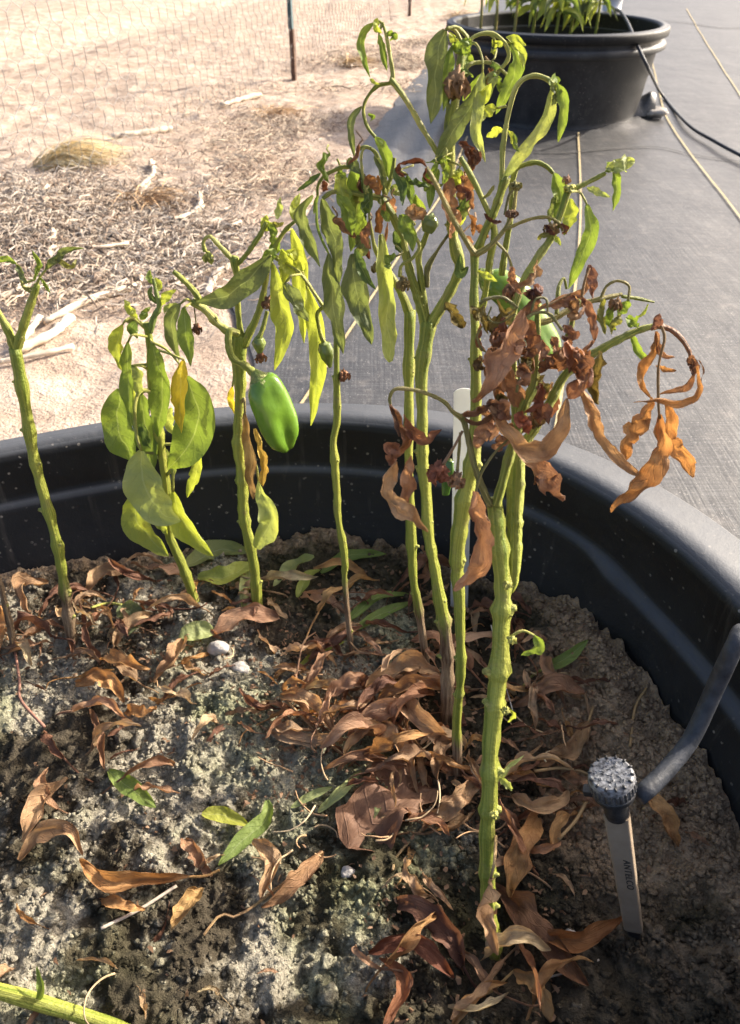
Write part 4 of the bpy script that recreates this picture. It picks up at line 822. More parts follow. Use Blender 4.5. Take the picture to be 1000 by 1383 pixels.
for i in range(48):
    L = rnd.uniform(.026, .052); V, F, U = dry_geo(L, L * rnd.uniform(.06, .125), 100 + i, rnd.uniform(.2, 1.7), 1, rnd.uniform(.3, .9), i % 4 != 3)
    variants.append(mesh_from('dry_leaf', V, F, U))
PAL = [('tan', TAN), ('pinkish', PINK), ('brown', BROWN), ('orange', ORNG), ('reddish', (.40, .215, .125)), ('dark', (.24, .125, .08)), ('pale', (.56, .41, .26)), ('dusky', (.21, .11, .075)), ('buff', (.44, .30, .19))]
ZONES = [ # polygon in photo pixels, count, label, group, pile height
    ([(0, 800), (60, 800), (220, 800), (215, 880), (120, 905), (0, 905)], 34, 'curled dead leaf in the litter around the bare forked stem', 'dead leaves around the bare forked stem', .006),
    ([(215, 770), (360, 790), (400, 870), (300, 890), (215, 890)], 22, 'curled dead leaf in the litter around the pepper-bearing stem', 'dead leaves under the leafy plants', .006),
    ([(420, 790), (560, 770), (600, 900), (560, 960), (400, 920), (390, 850)], 44, 'crinkled dead leaf in the heap around the lone cut stem', 'dead leaves heaped round the lone cut stem', .010),
    ([(400, 920), (600, 900), (600, 1060), (520, 1080), (430, 1010), (350, 950)], 54, 'long dead leaf in the heap beside the foot of the grey-barked stem', 'dead leaves heaped beside the grey-barked stem', .011),
    ([(625, 820), (720, 830), (790, 960), (770, 1060), (690, 1110), (600, 1090), (625, 960)], 58, 'crumpled dead leaf in the heap behind the stout front stem', 'dead leaves behind the stout front stem', .009),
    ([(480, 1080), (640, 1090), (640, 1200), (560, 1240), (500, 1180)], 9, 'dead leaf lying flat next to the stout front stem', 'shaded dead leaves by the stout stem', .005),
    ([(500, 1280), (680, 1240), (760, 1310), (740, 1400), (520, 1400)], 11, 'dead leaf lying in front of the foot of the stout stem', 'shaded dead leaves in front of the stout stem', .005),
    ([(690, 1090), (760, 1060), (780, 1120), (720, 1220), (685, 1180)], 12, 'dead leaf lying between the stout stem and the drip emitter', 'dead leaves between stem and emitter', .005),
    ([(250, 880), (380, 880), (400, 1000), (300, 1010), (240, 940)], 15, 'small curled dead leaf on pale crusted soil away from the stems', 'dead leaves on the pale crust', .003),
    ([(0, 900), (220, 900), (230, 1060), (60, 1130), (0, 1100)], 12, 'thin curled dead leaf on the sunlit crusted soil', 'dead leaves on the sunlit crust', .003),
    ([(0, 1150), (160, 1130), (440, 1180), (400, 1383), (0, 1383)], 10, 'small scrap of dead leaf on the bare sunlit soil', 'leaf scraps on the bare sunlit soil', .002),
    ([(850, 900), (930, 1000), (950, 1150), (880, 1200), (870, 1050)], 4, 'small dead leaf scrap on the tan soil mound beside the drip emitter', 'leaf scraps on the tan mound', .002)]
def inside(x, y, poly):
    c = False; j = len(poly) - 1
    for i in range(len(poly)):
        (a, b), (d, e) = poly[i], poly[j]
        if (b > y) != (e > y) and x < (d - a) * (y - b) / (e - b) + a: c = not c
        j = i
    return c
def in_tub(q, m=.03): return np.hypot(q[0] - C1[0], q[1] - C1[1]) < np.interp(atan2(q[1] - C1[1], q[0] - C1[0]), th1, r_in) - m
for poly, cnt, lab, grp, pile in ZONES:
    xs = [a[0] for a in poly]; ys = [a[1] for a in poly]; k = 0
    small = 'scrap' in lab
    while k < cnt:
        x, y = rnd.uniform(min(xs), max(xs)), rnd.uniform(min(ys), max(ys))
        if not inside(x, y, poly): continue
        q = on_soil(x, y)
        if not in_tub(q, .045): k += .2; continue
        o = bpy.data.objects.new('dry_leaf', rnd.choice(variants)); COL.objects.link(o)
        if len(o.data.materials) == 0: o.data.materials.append(M_DRY)
        o.location = q + [0, 0, rnd.uniform(-.0005, pile)]; s = rnd.uniform(.3, .6) if small else rnd.choice([rnd.uniform(.4, .8), rnd.uniform(.75, 1.2), rnd.uniform(.75, 1.2)])
        o.scale = (s, s * rnd.choice([1, -1]), s); o.rotation_euler = (rnd.gauss(0, .3), rnd.gauss(0, .22), rnd.gauss(0, .8) + rnd.choice([0, pi]))
        cn, c = rnd.choice(PAL); c = np.array(c) * rnd.uniform(1.02, 1.25) * np.array((1, 1.05, 1.08))
        
        o.color = (*np.minimum(c, .6), 1); tag(o, cn + ' ' + lab, 'leaf', grp + ', ' + cn); k += 1

def lying(pts, wpx, col, label, dry=True, lift=.004, pet=None, roll=None, group=None, crink=None):
    W = np.array([on_soil(x, y) for x, y in pts]); m = len(W)
    for i in range(m): W[i, 2] = max(W[i, 2], float(soil_base(W[i, 0], W[i, 1])) + .002) + lift * (1 + .6 * sin(pi * i / (m - 1)))
    P = catmull(W, 24); hw = wpx / 2 * pxsize(W[m // 2]); b = W[0].copy()
    rr = roll or ((rnd.uniform(1, 2), rnd.uniform(.5, 1.1), rnd.uniform(1.2, 2)) if dry else .5)
    V, F, U = leaf_geo(P, hw, (0, -.35, 1), (rnd.uniform(-.5, .5), 0, rnd.uniform(-.8, .8)) if dry else rnd.uniform(-.25, .25), rr, (.5 if dry else .2) if crink is None else crink, .3 if dry else .12, rnd.randint(0, 9999), 9, (.45, .55) if dry else (.55, .7), .3 if dry else .05)
    o = put('dry_leaf' if dry else 'fallen_leaf', mesh_from('leaf', V - b, F, U), M_DRY if dry else M_LEAF, loc=b, color=col); tag(o, label, 'leaf', group)
    if pet:
        Wp = np.array([on_soil(x, y) + [0, 0, .004] for x, y in pet] + [W[0]]); Q = catmull(Wp, 14)
        stem_obj('petiole', Q, np.full(14, 1.9 * pxsize(W[0])), o, b, tuple(np.array(col) * .9) if dry else STEMY, 6)
    return o
G = False
lying([(250, 770), (295, 756), (338, 750)], 30, (.30, .32, .13), 'broad pale green fallen leaf tucked behind the foot of the pepper-bearing stem', G)
lying([(268, 784), (308, 786), (342, 764)], 28, LIME, 'folded lime green fallen leaf left of the pepper-bearing stem foot', G)
lying([(334, 775), (332, 800), (330, 832)], 15, PALE, 'narrow pale green leaf leaning down beside the foot of the pepper-bearing stem', G)
lying([(425, 757), (396, 774), (370, 797)], 20, PALE, 'pale green fallen leaf on grey crust behind the lone cut stem', G)
lying([(402, 812), (418, 790), (434, 774)], 16, LIME, 'small lime fallen leaf curled on grey crust next to the lone cut stem', G)
lying([(434, 780), (470, 764), (522, 753)], 17, MIDG, 'long green fallen leaf crossing behind the lone cut stem', G)
lying([(468, 846), (508, 816), (552, 808)], 17, MIDG, 'upper of two green fallen leaves between the lone stem and the slender stem', G)
lying([(480, 856), (515, 838), (556, 818)], 16, MIDG, 'lower of two green fallen leaves between the lone stem and the slender stem', G)
lying([(166, 822), (180, 842), (176, 872)], 34, GREYG, 'grey green fallen leaf with a long stalk beside the bare forked stem', G, pet=[(125, 826), (145, 820)])
lying([(378, 842), (332, 846), (288, 868)], 30, PINK, 'broad flat tan dead leaf lying before the foot of the pepper-bearing stem', True, .007, roll=.6, crink=.25)
lying([(244, 868), (266, 862), (294, 858)], 28, PALE, 'pale green fallen leaf poking out under the broad tan dead leaf', G)
lying([(466, 872), (432, 890), (400, 916)], 12, LIME, 'thin green fallen flower stalk with a bright yellow-green end', G, roll=1.4)
lying([(730, 914), (762, 904), (792, 874)], 17, MIDG, 'green fallen leaf resting against the tan soil mound', G, .007, pet=[(706, 932), (716, 920)])
lying([(148, 1046), (174, 1070), (212, 1096)], 25, MIDG, 'fresh green fallen leaf on the sunlit crusted soil', G)
lying([(362, 1086), (362, 1112), (334, 1142), (296, 1174)], 25, MIDG, 'long curved green fallen leaf on dark soil', G)
lying([(274, 1104), (304, 1110), (337, 1120)], 23, (.36, .36, .07), 'yellow-green cupped fallen leaf beside the long curved green one', G)
lying([(394, 1096), (424, 1082), (450, 1068)], 12, PALE, 'small pale green sliver of leaf on the dark soil', G); lying([(430, 1102), (462, 1078), (488, 1046)], 15, PALE, 'twisted pale green fallen leaf beside the small sliver', G); lying([(498, 1116), (512, 1090), (528, 1067)], 15, PALE, 'pale green fallen leaf half under the brown leaf mat', G)
lying([(30, 1172), (58, 1146), (100, 1138), (116, 1166)], 26, TAN, 'arched tan dead leaf on the sunlit soil', True, .008)
lying([(256, 1192), (200, 1200), (150, 1202), (110, 1168)], 26, ORNG, 'long orange brown dead leaf with its stalk stretched across the soil', True, .006, pet=[(298, 1180), (280, 1188)])
lying([(138, 1220), (165, 1230), (198, 1234)], 18, ORNG, 'short orange dead leaf below the long orange brown one'); lying([(276, 1206), (256, 1234), (234, 1264)], 25, (.52, .36, .16), 'golden crisp dead leaf standing on the soil', True, .006)
lying([(250, 1138), (270, 1164), (288, 1190)], 22, BROWN, 'brown dead leaf lying near the golden crisp one'); lying([(344, 1150), (372, 1176), (354, 1228)], 26, TAN, 'tan dead leaf folded into a hook', True, .008); lying([(437, 1158), (400, 1206), (354, 1234)], 27, (.4, .25, .14), 'long tan dead leaf meeting the hooked leaf at its stalk', True, .006, pet=[(276, 1268), (300, 1240), (330, 1238)])
lying([(94, 1058), (62, 1096), (34, 1146)], 26, TAN, 'tan dead leaf with its stalk towards the arched leaf', True, .006); lying([(640, 1066), (620, 1096), (570, 1132)], 30, TAN, 'curved tan dead leaf with a long trailing stalk touching the stout stem', True, .008, pet=[(530, 1180), (545, 1150)])
lying([(724, 1112), (702, 1160), (688, 1222)], 34, ORNG, 'broad orange brown dead leaf right beside the stout stem', True, .008); lying([(690, 1090), (716, 1110), (752, 1104), (764, 1080)], 22, TAN, 'tan dead leaf arching over the broad orange one', True, .010)
lying([(655, 1196), (720, 1262), (794, 1336)], 48, (.24, .13, .075), 'large flat dark brown dead leaf at the foot of the stout stem', True, .004); lying([(720, 1270), (780, 1282), (842, 1248)], 26, (.36, .17, .07), 'red brown dead leaf pointing at the emitter stake', True, .006)
lying([(690, 1326), (720, 1346), (740, 1392)], 25, (.46, .30, .14), 'yellowish tan dead leaf in front of the large dark brown leaf', True, .006, pet=[(630, 1350), (660, 1345)]); lying([(498, 1296), (560, 1288), (612, 1330)], 24, (.22, .09, .055), 'arched dark red dead leaf in the front litter', True, .008); lying([(520, 1392), (545, 1345), (512, 1302)], 22, (.36, .17, .09), 'rusty dead leaf curling up in the front litter', True, .007)
lying([(868, 1082), (888, 1112), (912, 1154)], 27, ORNG, 'orange dead leaf lying behind the drip emitter', True, .008); lying([(792, 986), (766, 1030), (722, 1046)], 27, (.44, .29, .16), 'pale folded dead leaf below the tan soil mound', True, .008, pet=[(800, 960)]); lying([(786, 950), (740, 948), (690, 968)], 24, BROWN, 'reddish brown rolled dead leaf behind the stout stem', True, .010, pet=[(790, 1010), (796, 980)])
lying([(110, 945), (150, 938), (172, 962)], 28, ORNG, 'folded orange dead leaf catching the sun on the crusted soil', True, .010); lying([(172, 966), (196, 972), (214, 964)], 20, ORNG, 'small orange dead leaf beside the folded one'); lying([(124, 962), (138, 1000), (144, 1046)], 14, BROWN, 'thin rust brown dead strand beside the folded orange leaf')
lying([(250, 872), (238, 900), (210, 930)], 24, TAN, 'forked tan dead leaf in the shade before the leafy plant', True, .006); lying([(380, 952), (420, 966), (452, 1000)], 27, TAN, 'wide tan dead leaf with a long looping stalk', True, .010, pet=[(510, 1024), (480, 1030), (455, 1018)]); lying([(440, 962), (470, 944), (492, 925)], 24, PINK, 'pinkish dead leaf crossing the wide tan one', True, .012)
lying([(596, 930), (550, 925), (495, 945)], 30, TAN, 'striped tan dead leaf pointing to the grey-barked stem', True, .012); lying([(600, 945), (560, 950), (510, 960)], 26, (.46, .29, .16), 'pale tan dead leaf lying just below the striped one', True, .012); lying([(560, 978), (520, 990), (470, 1012)], 30, PINK, 'long twisted pinkish dead leaf in the middle of the heap', True, .014); lying([(495, 1002), (530, 1020), (556, 1050)], 26, TAN, 'tan dead leaf slanting down from the heap', True, .012)
lying([(610, 1008), (592, 1034), (590, 1066)], 28, TAN, 'tan dead leaf hugging the blackened stem foot', True, .010); lying([(70, 800), (36, 808), (44, 842)], 20, TAN, 'hooked tan dead leaf near the thin brown stem', True, .01); lying([(120, 806), (140, 785), (172, 780)], 24, TAN, 'tan dead leaf lying against the tub wall', True, .006); lying([(3, 830), (6, 858), (2, 896)], 22, ORNG, 'orange tan dead leaf standing at the thin brown stem', True, .01)
p0 = on_soil(540, 1075); V, F, U = leaf_geo(catmull([on_soil(*a) + [0, 0, .004] for a in ((470, 1150), (520, 1095), (575, 1050))], 24), .019, (0, -.3, 1), .1, .3, .35, .2, 7, 11, (.35, .3), .3)
tag(put('dry_leaf', mesh_from('leaf', V - p0, F, U), M_DRY, loc=p0, color=(.25, .15, .10)), 'large fuzzy brown leaf mat pressed flat on the dark soil', 'leaf')
# crumbled leaf bits among the litter: too small and many to count
Vb, Fb, kb = [], [], 0
rb = np.random.default_rng(91)
for poly, cnt, lab, grp, pile in ZONES:
    xs = [a[0] for a in poly]; ys = [a[1] for a in poly]
    for _ in range(cnt * (3 if 'sunlit' in lab or 'scrap' in lab or 'crust' in lab else 8)):
        x, y = rb.uniform(min(xs) - 15, max(xs) + 15), rb.uniform(min(ys) - 10, max(ys) + 20)
        q = on_soil(x, y)
        if not in_tub(q, .03): continue
        L, W_ = rb.uniform(.001, .0055), rb.uniform(.0004, .0016); a = rb.uniform(0, 6.28); d = np.array([cos(a), sin(a), rb.uniform(-.3, .5)]); n_ = np.array([-sin(a), cos(a), rb.uniform(-.5, .5)])
        q = q + [0, 0, rb.uniform(.0008, .003)]; m_ = q + d * L * .5 + [0, 0, rb.uniform(-.0004, .0016)]
        Vb += [q - n_ * W_ * rb.uniform(.3, 1), q + n_ * W_ * rb.uniform(.3, 1), m_ - n_ * W_ * rb.uniform(.6, 1.2), m_ + n_ * W_ * rb.uniform(.6, 1.2), q + d * L + n_ * W_ * rb.uniform(-.6, .6)]
        Fb += [(kb, kb + 1, kb + 3, kb + 2), (kb + 2, kb + 3, kb + 4)]; kb += 5
mb = mesh_from('leaf_crumbs', np.array(Vb), Fb, smooth=False); tag(put('leaf_crumbs', mb, M_DRY, color=(.27, .18, .115)), 'tiny broken bits of dead leaf scattered over the soil', 'leaf litter', kind='stuff')
# thin stalks and straws on the soil
def strand(pts, wpx, col, label, lift=.003):
    W = np.array([on_soil(x, y) for x, y in pts]); W[:, 2] += lift; Q = catmull(W, 20); b = W[0].copy()
    V, F, U = tube_geo(Q, np.full(20, wpx / 2 * pxsize(W[0])), 6); return tag(put('dry_stalk', mesh_from('dry_stalk', V - b, F, U), M_STRAW, loc=b, color=col), label, 'stalk')
strand([(138, 1258), (190, 1232), (240, 1200)], 5, (.6, .52, .42), 'straight pale straw lying on the sunlit soil')
strand([(22, 884), (28, 925), (30, 950), (62, 986)], 4, (.28, .15, .11), 'thin reddish stalk bent over the soil beside the brown stem'); strand([(850, 1012), (857, 960), (872, 934)], 4, (.42, .28, .13), 'wiry tan stalk curling up the tan mound'); strand([(752, 1144), (780, 1110), (797, 1062), (760, 1048), (720, 1052)], 5, (.45, .31, .15), 'wiry tan stalk looping beside the drip emitter', .008); strand([(660, 870), (676, 940), (688, 985)], 1.5, (.5, .48, .45), 'thin grey thread hanging beside the stout stem', .02); strand([(712, 1330), (760, 1318), (808, 1300)], 3, (.5, .44, .36), 'pale hair-thin stalk on dark soil before the emitter stake')
k = 0
while k < 44:
    x, y = rnd.uniform(380, 790), rnd.uniform(860, 1180)
    if rnd.random() < .25: x, y = rnd.uniform(10, 380), rnd.uniform(820, 1340)
    q = on_soil(x, y)
    if not in_tub(q, .05): continue
    L = rnd.uniform(.012, .032); a = rnd.uniform(0, 6.28); cv = rnd.uniform(-2.4, 2.4); pts = [np.zeros(3)]
    for j in range(6): pts.append(pts[-1] + [cos(a + cv * j / 6) * L / 6, sin(a + cv * j / 6) * L / 6, rnd.uniform(-.0012, .0018)])
    V, F, U = tube_geo(catmull(pts, 18), np.linspace(.0006, .00035, 18), 6); heap = x > 380
    tag(put('dry_stalk', mesh_from('dry_stalk', V, F, U), M_STRAW, loc=q + [0, 0, rnd.uniform(.004, .013) if heap else .0035], color=rnd.choice([(.52, .38, .22), (.44, .28, .15), (.58, .47, .30)])), 'thin curled leaf stalk on top of the dead leaf heap' if heap else 'thin curled leaf stalk on the crusted soil', 'stalk', 'curled stalks on the heap' if heap else 'curled stalks on the crust'); k += 1
for i, (x, y, r) in enumerate(((532, 1003, .006), (325, 905, .006), (296, 878, .007), (768, 1262, .0035), (470, 1180, .0035))):
    q = on_soil(x, y); V, F, U = ico(r, 60 + i, 3, .3, (1.1, .9, .7), 1.6)
    tag(put('pebble', mesh_from('pebble', V, F), M_STONE, loc=q + [0, 0, r * .35]), ['grey pebble among the heaped dead leaves', 'grey clod beside the broad tan dead leaf', 'round grey pebble beside the pale green fallen leaf', 'tiny pale pebble on the red brown dead leaf', 'tiny pebble on the dark soil'][i], 'pebble')

# ------------------------------------------------------------------ plant tag, drip emitter
def plate(outline, th, bev=.0004):
    bm = bmesh.new(); vs_ = [bm.verts.new((x, 0, z)) for x, z in outline]; f = bm.faces.new(vs_)
    r = bmesh.ops.extrude_face_region(bm, geom=[f]); bmesh.ops.translate(bm, vec=(0, th, 0), verts=[v for v in r['geom'] if isinstance(v, bmesh.types.BMVert)])
    bmesh.ops.recalc_face_normals(bm, faces=bm.faces); me = bpy.data.meshes.new('plate'); bm.to_mesh(me); bm.free(); return me
b = on_soil(620, 826); b[2] -= .012; top = on_y(627, 524, b[1] + .025); L = np.linalg.norm(top - b); wd = 13.5 * pxsize(top)
ol = [(-wd * .9, 0), (wd * 1.15, 0), (wd, L - wd * .5)] + [(wd * cos(a) * .98, L - wd * .55 + wd * .5 * sin(a)) for a in np.linspace(.15, pi - .15, 9)] + [(-wd, L - wd * .5)]
t = put('plant_tag', plate(ol, .0009), M_WHITE, loc=b); t.rotation_mode = 'QUATERNION'; t.rotation_quaternion = Vector((0, 0, 1)).rotation_difference(Vector(top - b))
tag(t, 'blank white plastic plant tag stuck in the soil behind the tall green stem', 'plant tag')

tip = on_soil(864, 1268); tip[2] -= .008
capc = on_y(828, 1062, tip[1] + .016)
ax = capc - tip; L = np.linalg.norm(ax); q = Vector((0, 0, 1)).rotation_difference(Vector(ax))
em = tag(empty('drip_emitter', tip), 'black adjustable drip emitter with a chalky ridged cap on a tan stake', 'drip emitter'); em.rotation_mode = 'QUATERNION'; 
from mathutils import Quaternion
em.rotation_quaternion = q @ Quaternion((0, 0, 1), radians(-20))
u = pxsize(capc); R = 31 * u
def boxz(prof, n4):      # stacked rounded-rectangle sections
    V = []; 
    for z, a, b2 in prof:
        for k in range(n4):
            t_ = 2 * pi * k / n4; c, s = cos(t_), sin(t_); e = .35
            V.append((a * abs(c) ** e * np.sign(c), b2 * abs(s) ** e * np.sign(s), z))
    F = [(i * n4 + j, i * n4 + (j + 1) % n4, (i + 1) * n4 + (j + 1) % n4, (i + 1) * n4 + j) for i in range(len(prof) - 1) for j in range(n4)]
    return V, F + [tuple(range(n4))[::-1], tuple((len(prof) - 1) * n4 + j for j in range(n4))]
zc = L - 22 * u
V, F = boxz([(.0165, 12.5 * u, 8 * u), (.0175, 14 * u, 9 * u), (zc * .55, 15.5 * u, 10 * u), (zc - .012, 17 * u, 11 * u), (zc - .0115, 17 * u, 11 * u)], 32)
put('stake', mesh_from('stake', V, F, smooth=False), M_STAKE, em)
V, F = boxz([(-.02, 3 * u, 2 * u), (.012, 9.5 * u, 6 * u), (.0168, 11.5 * u, 7.5 * u)], 16); put('stake_tip', mesh_from('stake_tip', V, F, smooth=False), M_BLACK, em)
th_ = np.linspace(0, 2 * pi, 120, endpoint=False)
def rev_part(name, rings, mat, ribs=0.0, k=18):
    rr = [(r * (1 + ribs * np.sign(np.cos(k * th_)) * (1 if r > R * .5 else 0)), z) for r, z in rings]
    V, F = revolve(rr, th_); F.append(tuple(range(120))); return put(name, mesh_from(name, V, [f[::-1] for f in F], smooth=False), mat, em)
H = 45 * u
rev_part('collar', [(15 * u, zc + .003), (17 * u, zc), (17 * u, zc - .010), (16 * u, zc - .0125)], M_BLACK)
rev_part('flange', [(27 * u, zc + .0065), (29 * u, zc + .0055), (29 * u, zc + .0035), (20 * u, zc + .001)], M_BLACK)
rev_part('cap_skirt', [(R * .97, zc + H - .0022), (R * 1.0, zc + H - .003), (R * 1.0, zc + .008), (R * .93, zc + .0066)], M_SKIRT, .022, 30)
cap = rev_part('cap', [(R * .86, zc + H + .0010), (R * .93, zc + H + .0006), (R * .985, zc + H - .0008), (R * .99, zc + H - .0024), (R * .9, zc + H - .003)], M_CHALK, .0)
g = []
for k in range(14):                                       # notches and raised curls on the cap
    a = k * 2 * pi / 14 + .1; c = np.array([cos(a), sin(a), 0]) ; g.append(tube_geo(np.array([c * R * .80 + [0, 0, zc + H + .0012], c * R * .97 + [0, 0, zc + H + .0010]]), np.full(2, .00060), 5))
V, F, U = merge(g); put('tick_marks', mesh_from('tick_marks', V, F, U), M_BLACK, cap)
g = []
for k in range(34):
    a, rr = rnd.uniform(0, 6.28), R * sqrt(rnd.random()) * .68; c = np.array([cos(a) * rr, sin(a) * rr, zc + H + .0011]); s = R * .10; a2 = rnd.uniform(0, 6)
    g.append(tube_geo(catmull([c + s * np.array([cos(a2 + t), sin(a2 + t), 0]) * (.5 + .2 * t) for t in (0, .8, 1.6, 2.6)], 9), np.full(9, .00020), 5))
V, F, U = merge(g); put('raised_marks', mesh_from('raised_marks', V, F, U), M_CHALK, cap)
V, F = boxz([(-.0016, 9 * u, 7 * u), (.0016, 9 * u, 7 * u)], 16); V = np.array(V) + [-31 * u, -2 * u, zc + .003]; put('tab', mesh_from('tab', V, F, smooth=False), M_BLACK, em)
fc = bpy.data.curves.new('lettering', 'FONT'); fc.body = 'ANTELCO'; fc.size = 14 * u; fc.extrude = .00012; fc.align_x = 'CENTER'; fc.align_y = 'CENTER'; fc.space_character = 1.15
to = bpy.data.objects.new('lettering', fc); COL.objects.link(to)
bpy.context.view_layer.update(); dg = bpy.context.evaluated_depsgraph_get(); lm = bpy.data.meshes.new_from_object(to.evaluated_get(dg)); bpy.data.objects.remove(to)
lo = put('lettering', lm, M_TEXT, em); lo.location = (6 * u, -10.9 * u, zc * .56); lo.rotation_euler = (pi / 2 - .012, pi / 2, 0)

tp = [on_y(862, 1076, capc[1] + .001), on_y(880, 1061, capc[1] + .006), on_y(902, 1038, capc[1] + .014), on_y(934, 998, capc[1] + .026), on_y(966, 930, capc[1] + .038), on_y(1000, 857, capc[1] + .046)]
e1 = tp[-1]; rim_pt = C1 + np.array([cos(.05), sin(.05)]) * np.interp(.05, th1, r_out)
tp += [np.array([.205, .295, .262]), np.array([.235, .30, .279]), np.array([.265, .29, .262]), np.array([.285, .25, .15]), np.array([.31, .17, .05]), np.array([.42, .0, .024])]
Q = catmull(tp, 110); V, F, U = tube_geo(Q, np.full(110, 12 * pxsize(tp[2])), 14, 0, 1, True, .04)
tag(put('drip_tube', mesh_from('drip_tube', V - tp[0], F, U), M_TUBE, loc=tp[0]), 'thick dusty dark drip tube running from the emitter up over the tub rim', 'tube')
# supply hose from the far tub
hp = [on_y(830, 12, T2[1] + .25), on_y(838, 15, T2[1] + .12), on_y(848, 30, T2[1] - .05), on_y(862, 60, T2[1] - .30)] + [np.array([*on_z(x, y, .022)]) for x, y in ((895, 128), (930, 168), (965, 190), (1000, 209), (1080, 250))]
hp[3] = on_y(860, 58, T2[1] - .27); hp.insert(4, on_y(876, 92, T2[1] - .34))
Q = catmull(hp, 70); V, F, U = tube_geo(Q, np.full(70, .0050), 9)
tag(put('hose', mesh_from('hose', V - hp[0], F, U), M_TUBE, loc=hp[0]), 'thin black hose draped over the far tub and across the weed fabric', 'hose')

# ------------------------------------------------------------------ plants in the far tub
for i, (x, dy, hgt, kind) in enumerate(((646, .12, .30, 0), (668, .2, .34, 0), (690, .05, .32, 0), (718, .16, .30, 1), (745, .02, .34, 1), (770, .18, .33, 1), (800, .1, .3, 1))):
    b = np.array([T2[0] + (x - 735) / 1050 * 2.75, T2[1] + .14 + dy * .45, .108]); e = tag(empty('pepper_plant', b), ['thin bare stemmed pepper plant in the far tub', 'leafy bright green pepper plant in the far tub'][kind], 'plant', ['bare plants in the far tub', 'leafy plants in the far tub'][kind])
    Q = catmull([[0, 0, -.01], [.01, 0, hgt * .5], [rnd.uniform(-.02, .02), .01, hgt + .06]], 14); stem_obj('stem', Q, np.linspace(.006, .003, 14), e, np.zeros(3), STEMG if kind else STEMO, 7)
    for j in range(26 if kind else 5):
        h = rnd.uniform(.185, .275) if kind else rnd.uniform(.22, .3); a = rnd.uniform(0, 6.28); r = rnd.uniform(.02, .075); A = np.array([cos(a) * .004, sin(a) * .004, h]); Bp = A + [cos(a) * r, sin(a) * r, -.01]; Cp = Bp + [cos(a) * .03, sin(a) * .03, -rnd.uniform(.02, .06)]
        V, F, U = leaf_geo(catmull([A, Bp, Cp], 10), rnd.uniform(.007, .013), (0, -.5, .8), rnd.uniform(-.6, .6), .6, .15, .2, j, 5); put('leaf', mesh_from('leaf', V, F, U), M_LEAF, e, color=rnd.choice([MIDG, LIME, MIDG, GREYG]))
V, F = revolve([(.068, .115), (.072, .118), (.075, .112), (.071, .108), (.074, .09), (.066, .085), (.06, .0)], thc[::4]); pb = on_z(826, 14, .014)
tag(put('bucket', mesh_from('bucket', V, [f[::-1] for f in F]), M_STONEW, loc=pb), 'small pale ridged bucket on the fabric behind the far tub', 'bucket')

# ------------------------------------------------------------------ fence
A, Bq = on_z(400, 106, .0), on_z(555, 22, .0); dv = (Bq - A)[:2]; dv = dv / np.linalg.norm(dv); yaw = atan2(dv[1], dv[0])
fence = tag(empty('wire_fence', (A[0], A[1], 0)), 'hexagonal wire mesh fence on thin steel posts along the dirt track', 'fence'); fence.rotation_euler = (0, 0, yaw)
c = .032; wx = c * sqrt(3); rowh = c * 1.5; segs = []
s0, s1, Ht = -2.3, 3.6, .80
rows = int(Ht / rowh)
for r in range(rows):
    for i in range(int((s1 - s0) / wx)):
        x = s0 + i * wx + (wx / 2 if r % 2 else 0); z = .02 + r * rowh + c
        t0 = (x, z + c); t1 = (x - wx / 2, z + c / 2); t2 = (x - wx / 2, z - c / 2); t3 = (x + wx / 2, z + c / 2)
        segs += [(t0, t1), (t1, t2), (t0, t3)]
seg = np.array(segs); jt = lambda P_: np.c_[P_[:, 0] + .006 * vnoise(P_[:, 0] * 9, P_[:, 1] * 9, 0, 4), .012 * fbm(P_[:, 0], P_[:, 1], 2, 2, 6), P_[:, 1] + .006 * vnoise(P_[:, 0] * 9, P_[:, 1] * 9, 0, 5)]
a_, b_ = jt(seg[:, 0]), jt(seg[:, 1]); d_ = b_ - a_; d_ /= np.linalg.norm(d_, axis=1)[:, None]; n1 = np.cross(d_, [0, 1, 0]); n1 /= np.linalg.norm(n1, axis=1)[:, None]; n2 = np.tile([0, 1., 0], (len(d_), 1)); wr = .0008
V = np.stack([q_ + wr * (cos(t) * n1 + sin(t) * n2) for q_ in (a_, b_) for t in (0, 2.094, 4.189)], 1).reshape(-1, 3); F = []
for i in range(len(seg)):
    o = i * 6
    for j in range(3): F.append((o + j, o + (j + 1) % 3, o + 3 + (j + 1) % 3, o + 3 + j))
m_ = tag(put('wire_mesh', mesh_from('wire_mesh', V, F), M_WIRE, fence), kind='stuff')
for sp_ in (np.linalg.norm((Bq - A)[:2]), 0.0, -2.25):
    bm = bmesh.new()
    for cx, cy, sx_, sy_ in ((0, 0, .022, .0035), (0, .009, .0035, .018)):
        r = bmesh.ops.create_cube(bm, size=1); 
        for v in r['verts']: v.co = (v.co.x * sx_ + cx, v.co.y * sy_ + cy, v.co.z * .55 + .455)
    me = bpy.data.meshes.new('post'); bm.to_mesh(me); bm.free(); po = put('post', me, M_POST, fence); po.location = (sp_, .004, .0)
    bm = bmesh.new(); r = bmesh.ops.create_cube(bm, size=1)
    for v in r['verts']: v.co = (v.co.x * .020, v.co.y * .018 + .004, v.co.z * .26 + .05)
    me = bpy.data.meshes.new('rusty_foot'); bm.to_mesh(me); bm.free(); f_ = put('rusty_foot', me, M_RUST, po)
V, F, U = tube_geo(np.array([[1.35, .0, .75], [1.9, .02, .02]]), np.full(2, .002), 5); put('brace_wire', mesh_from('brace_wire', V, F, U), M_RUST, fence)

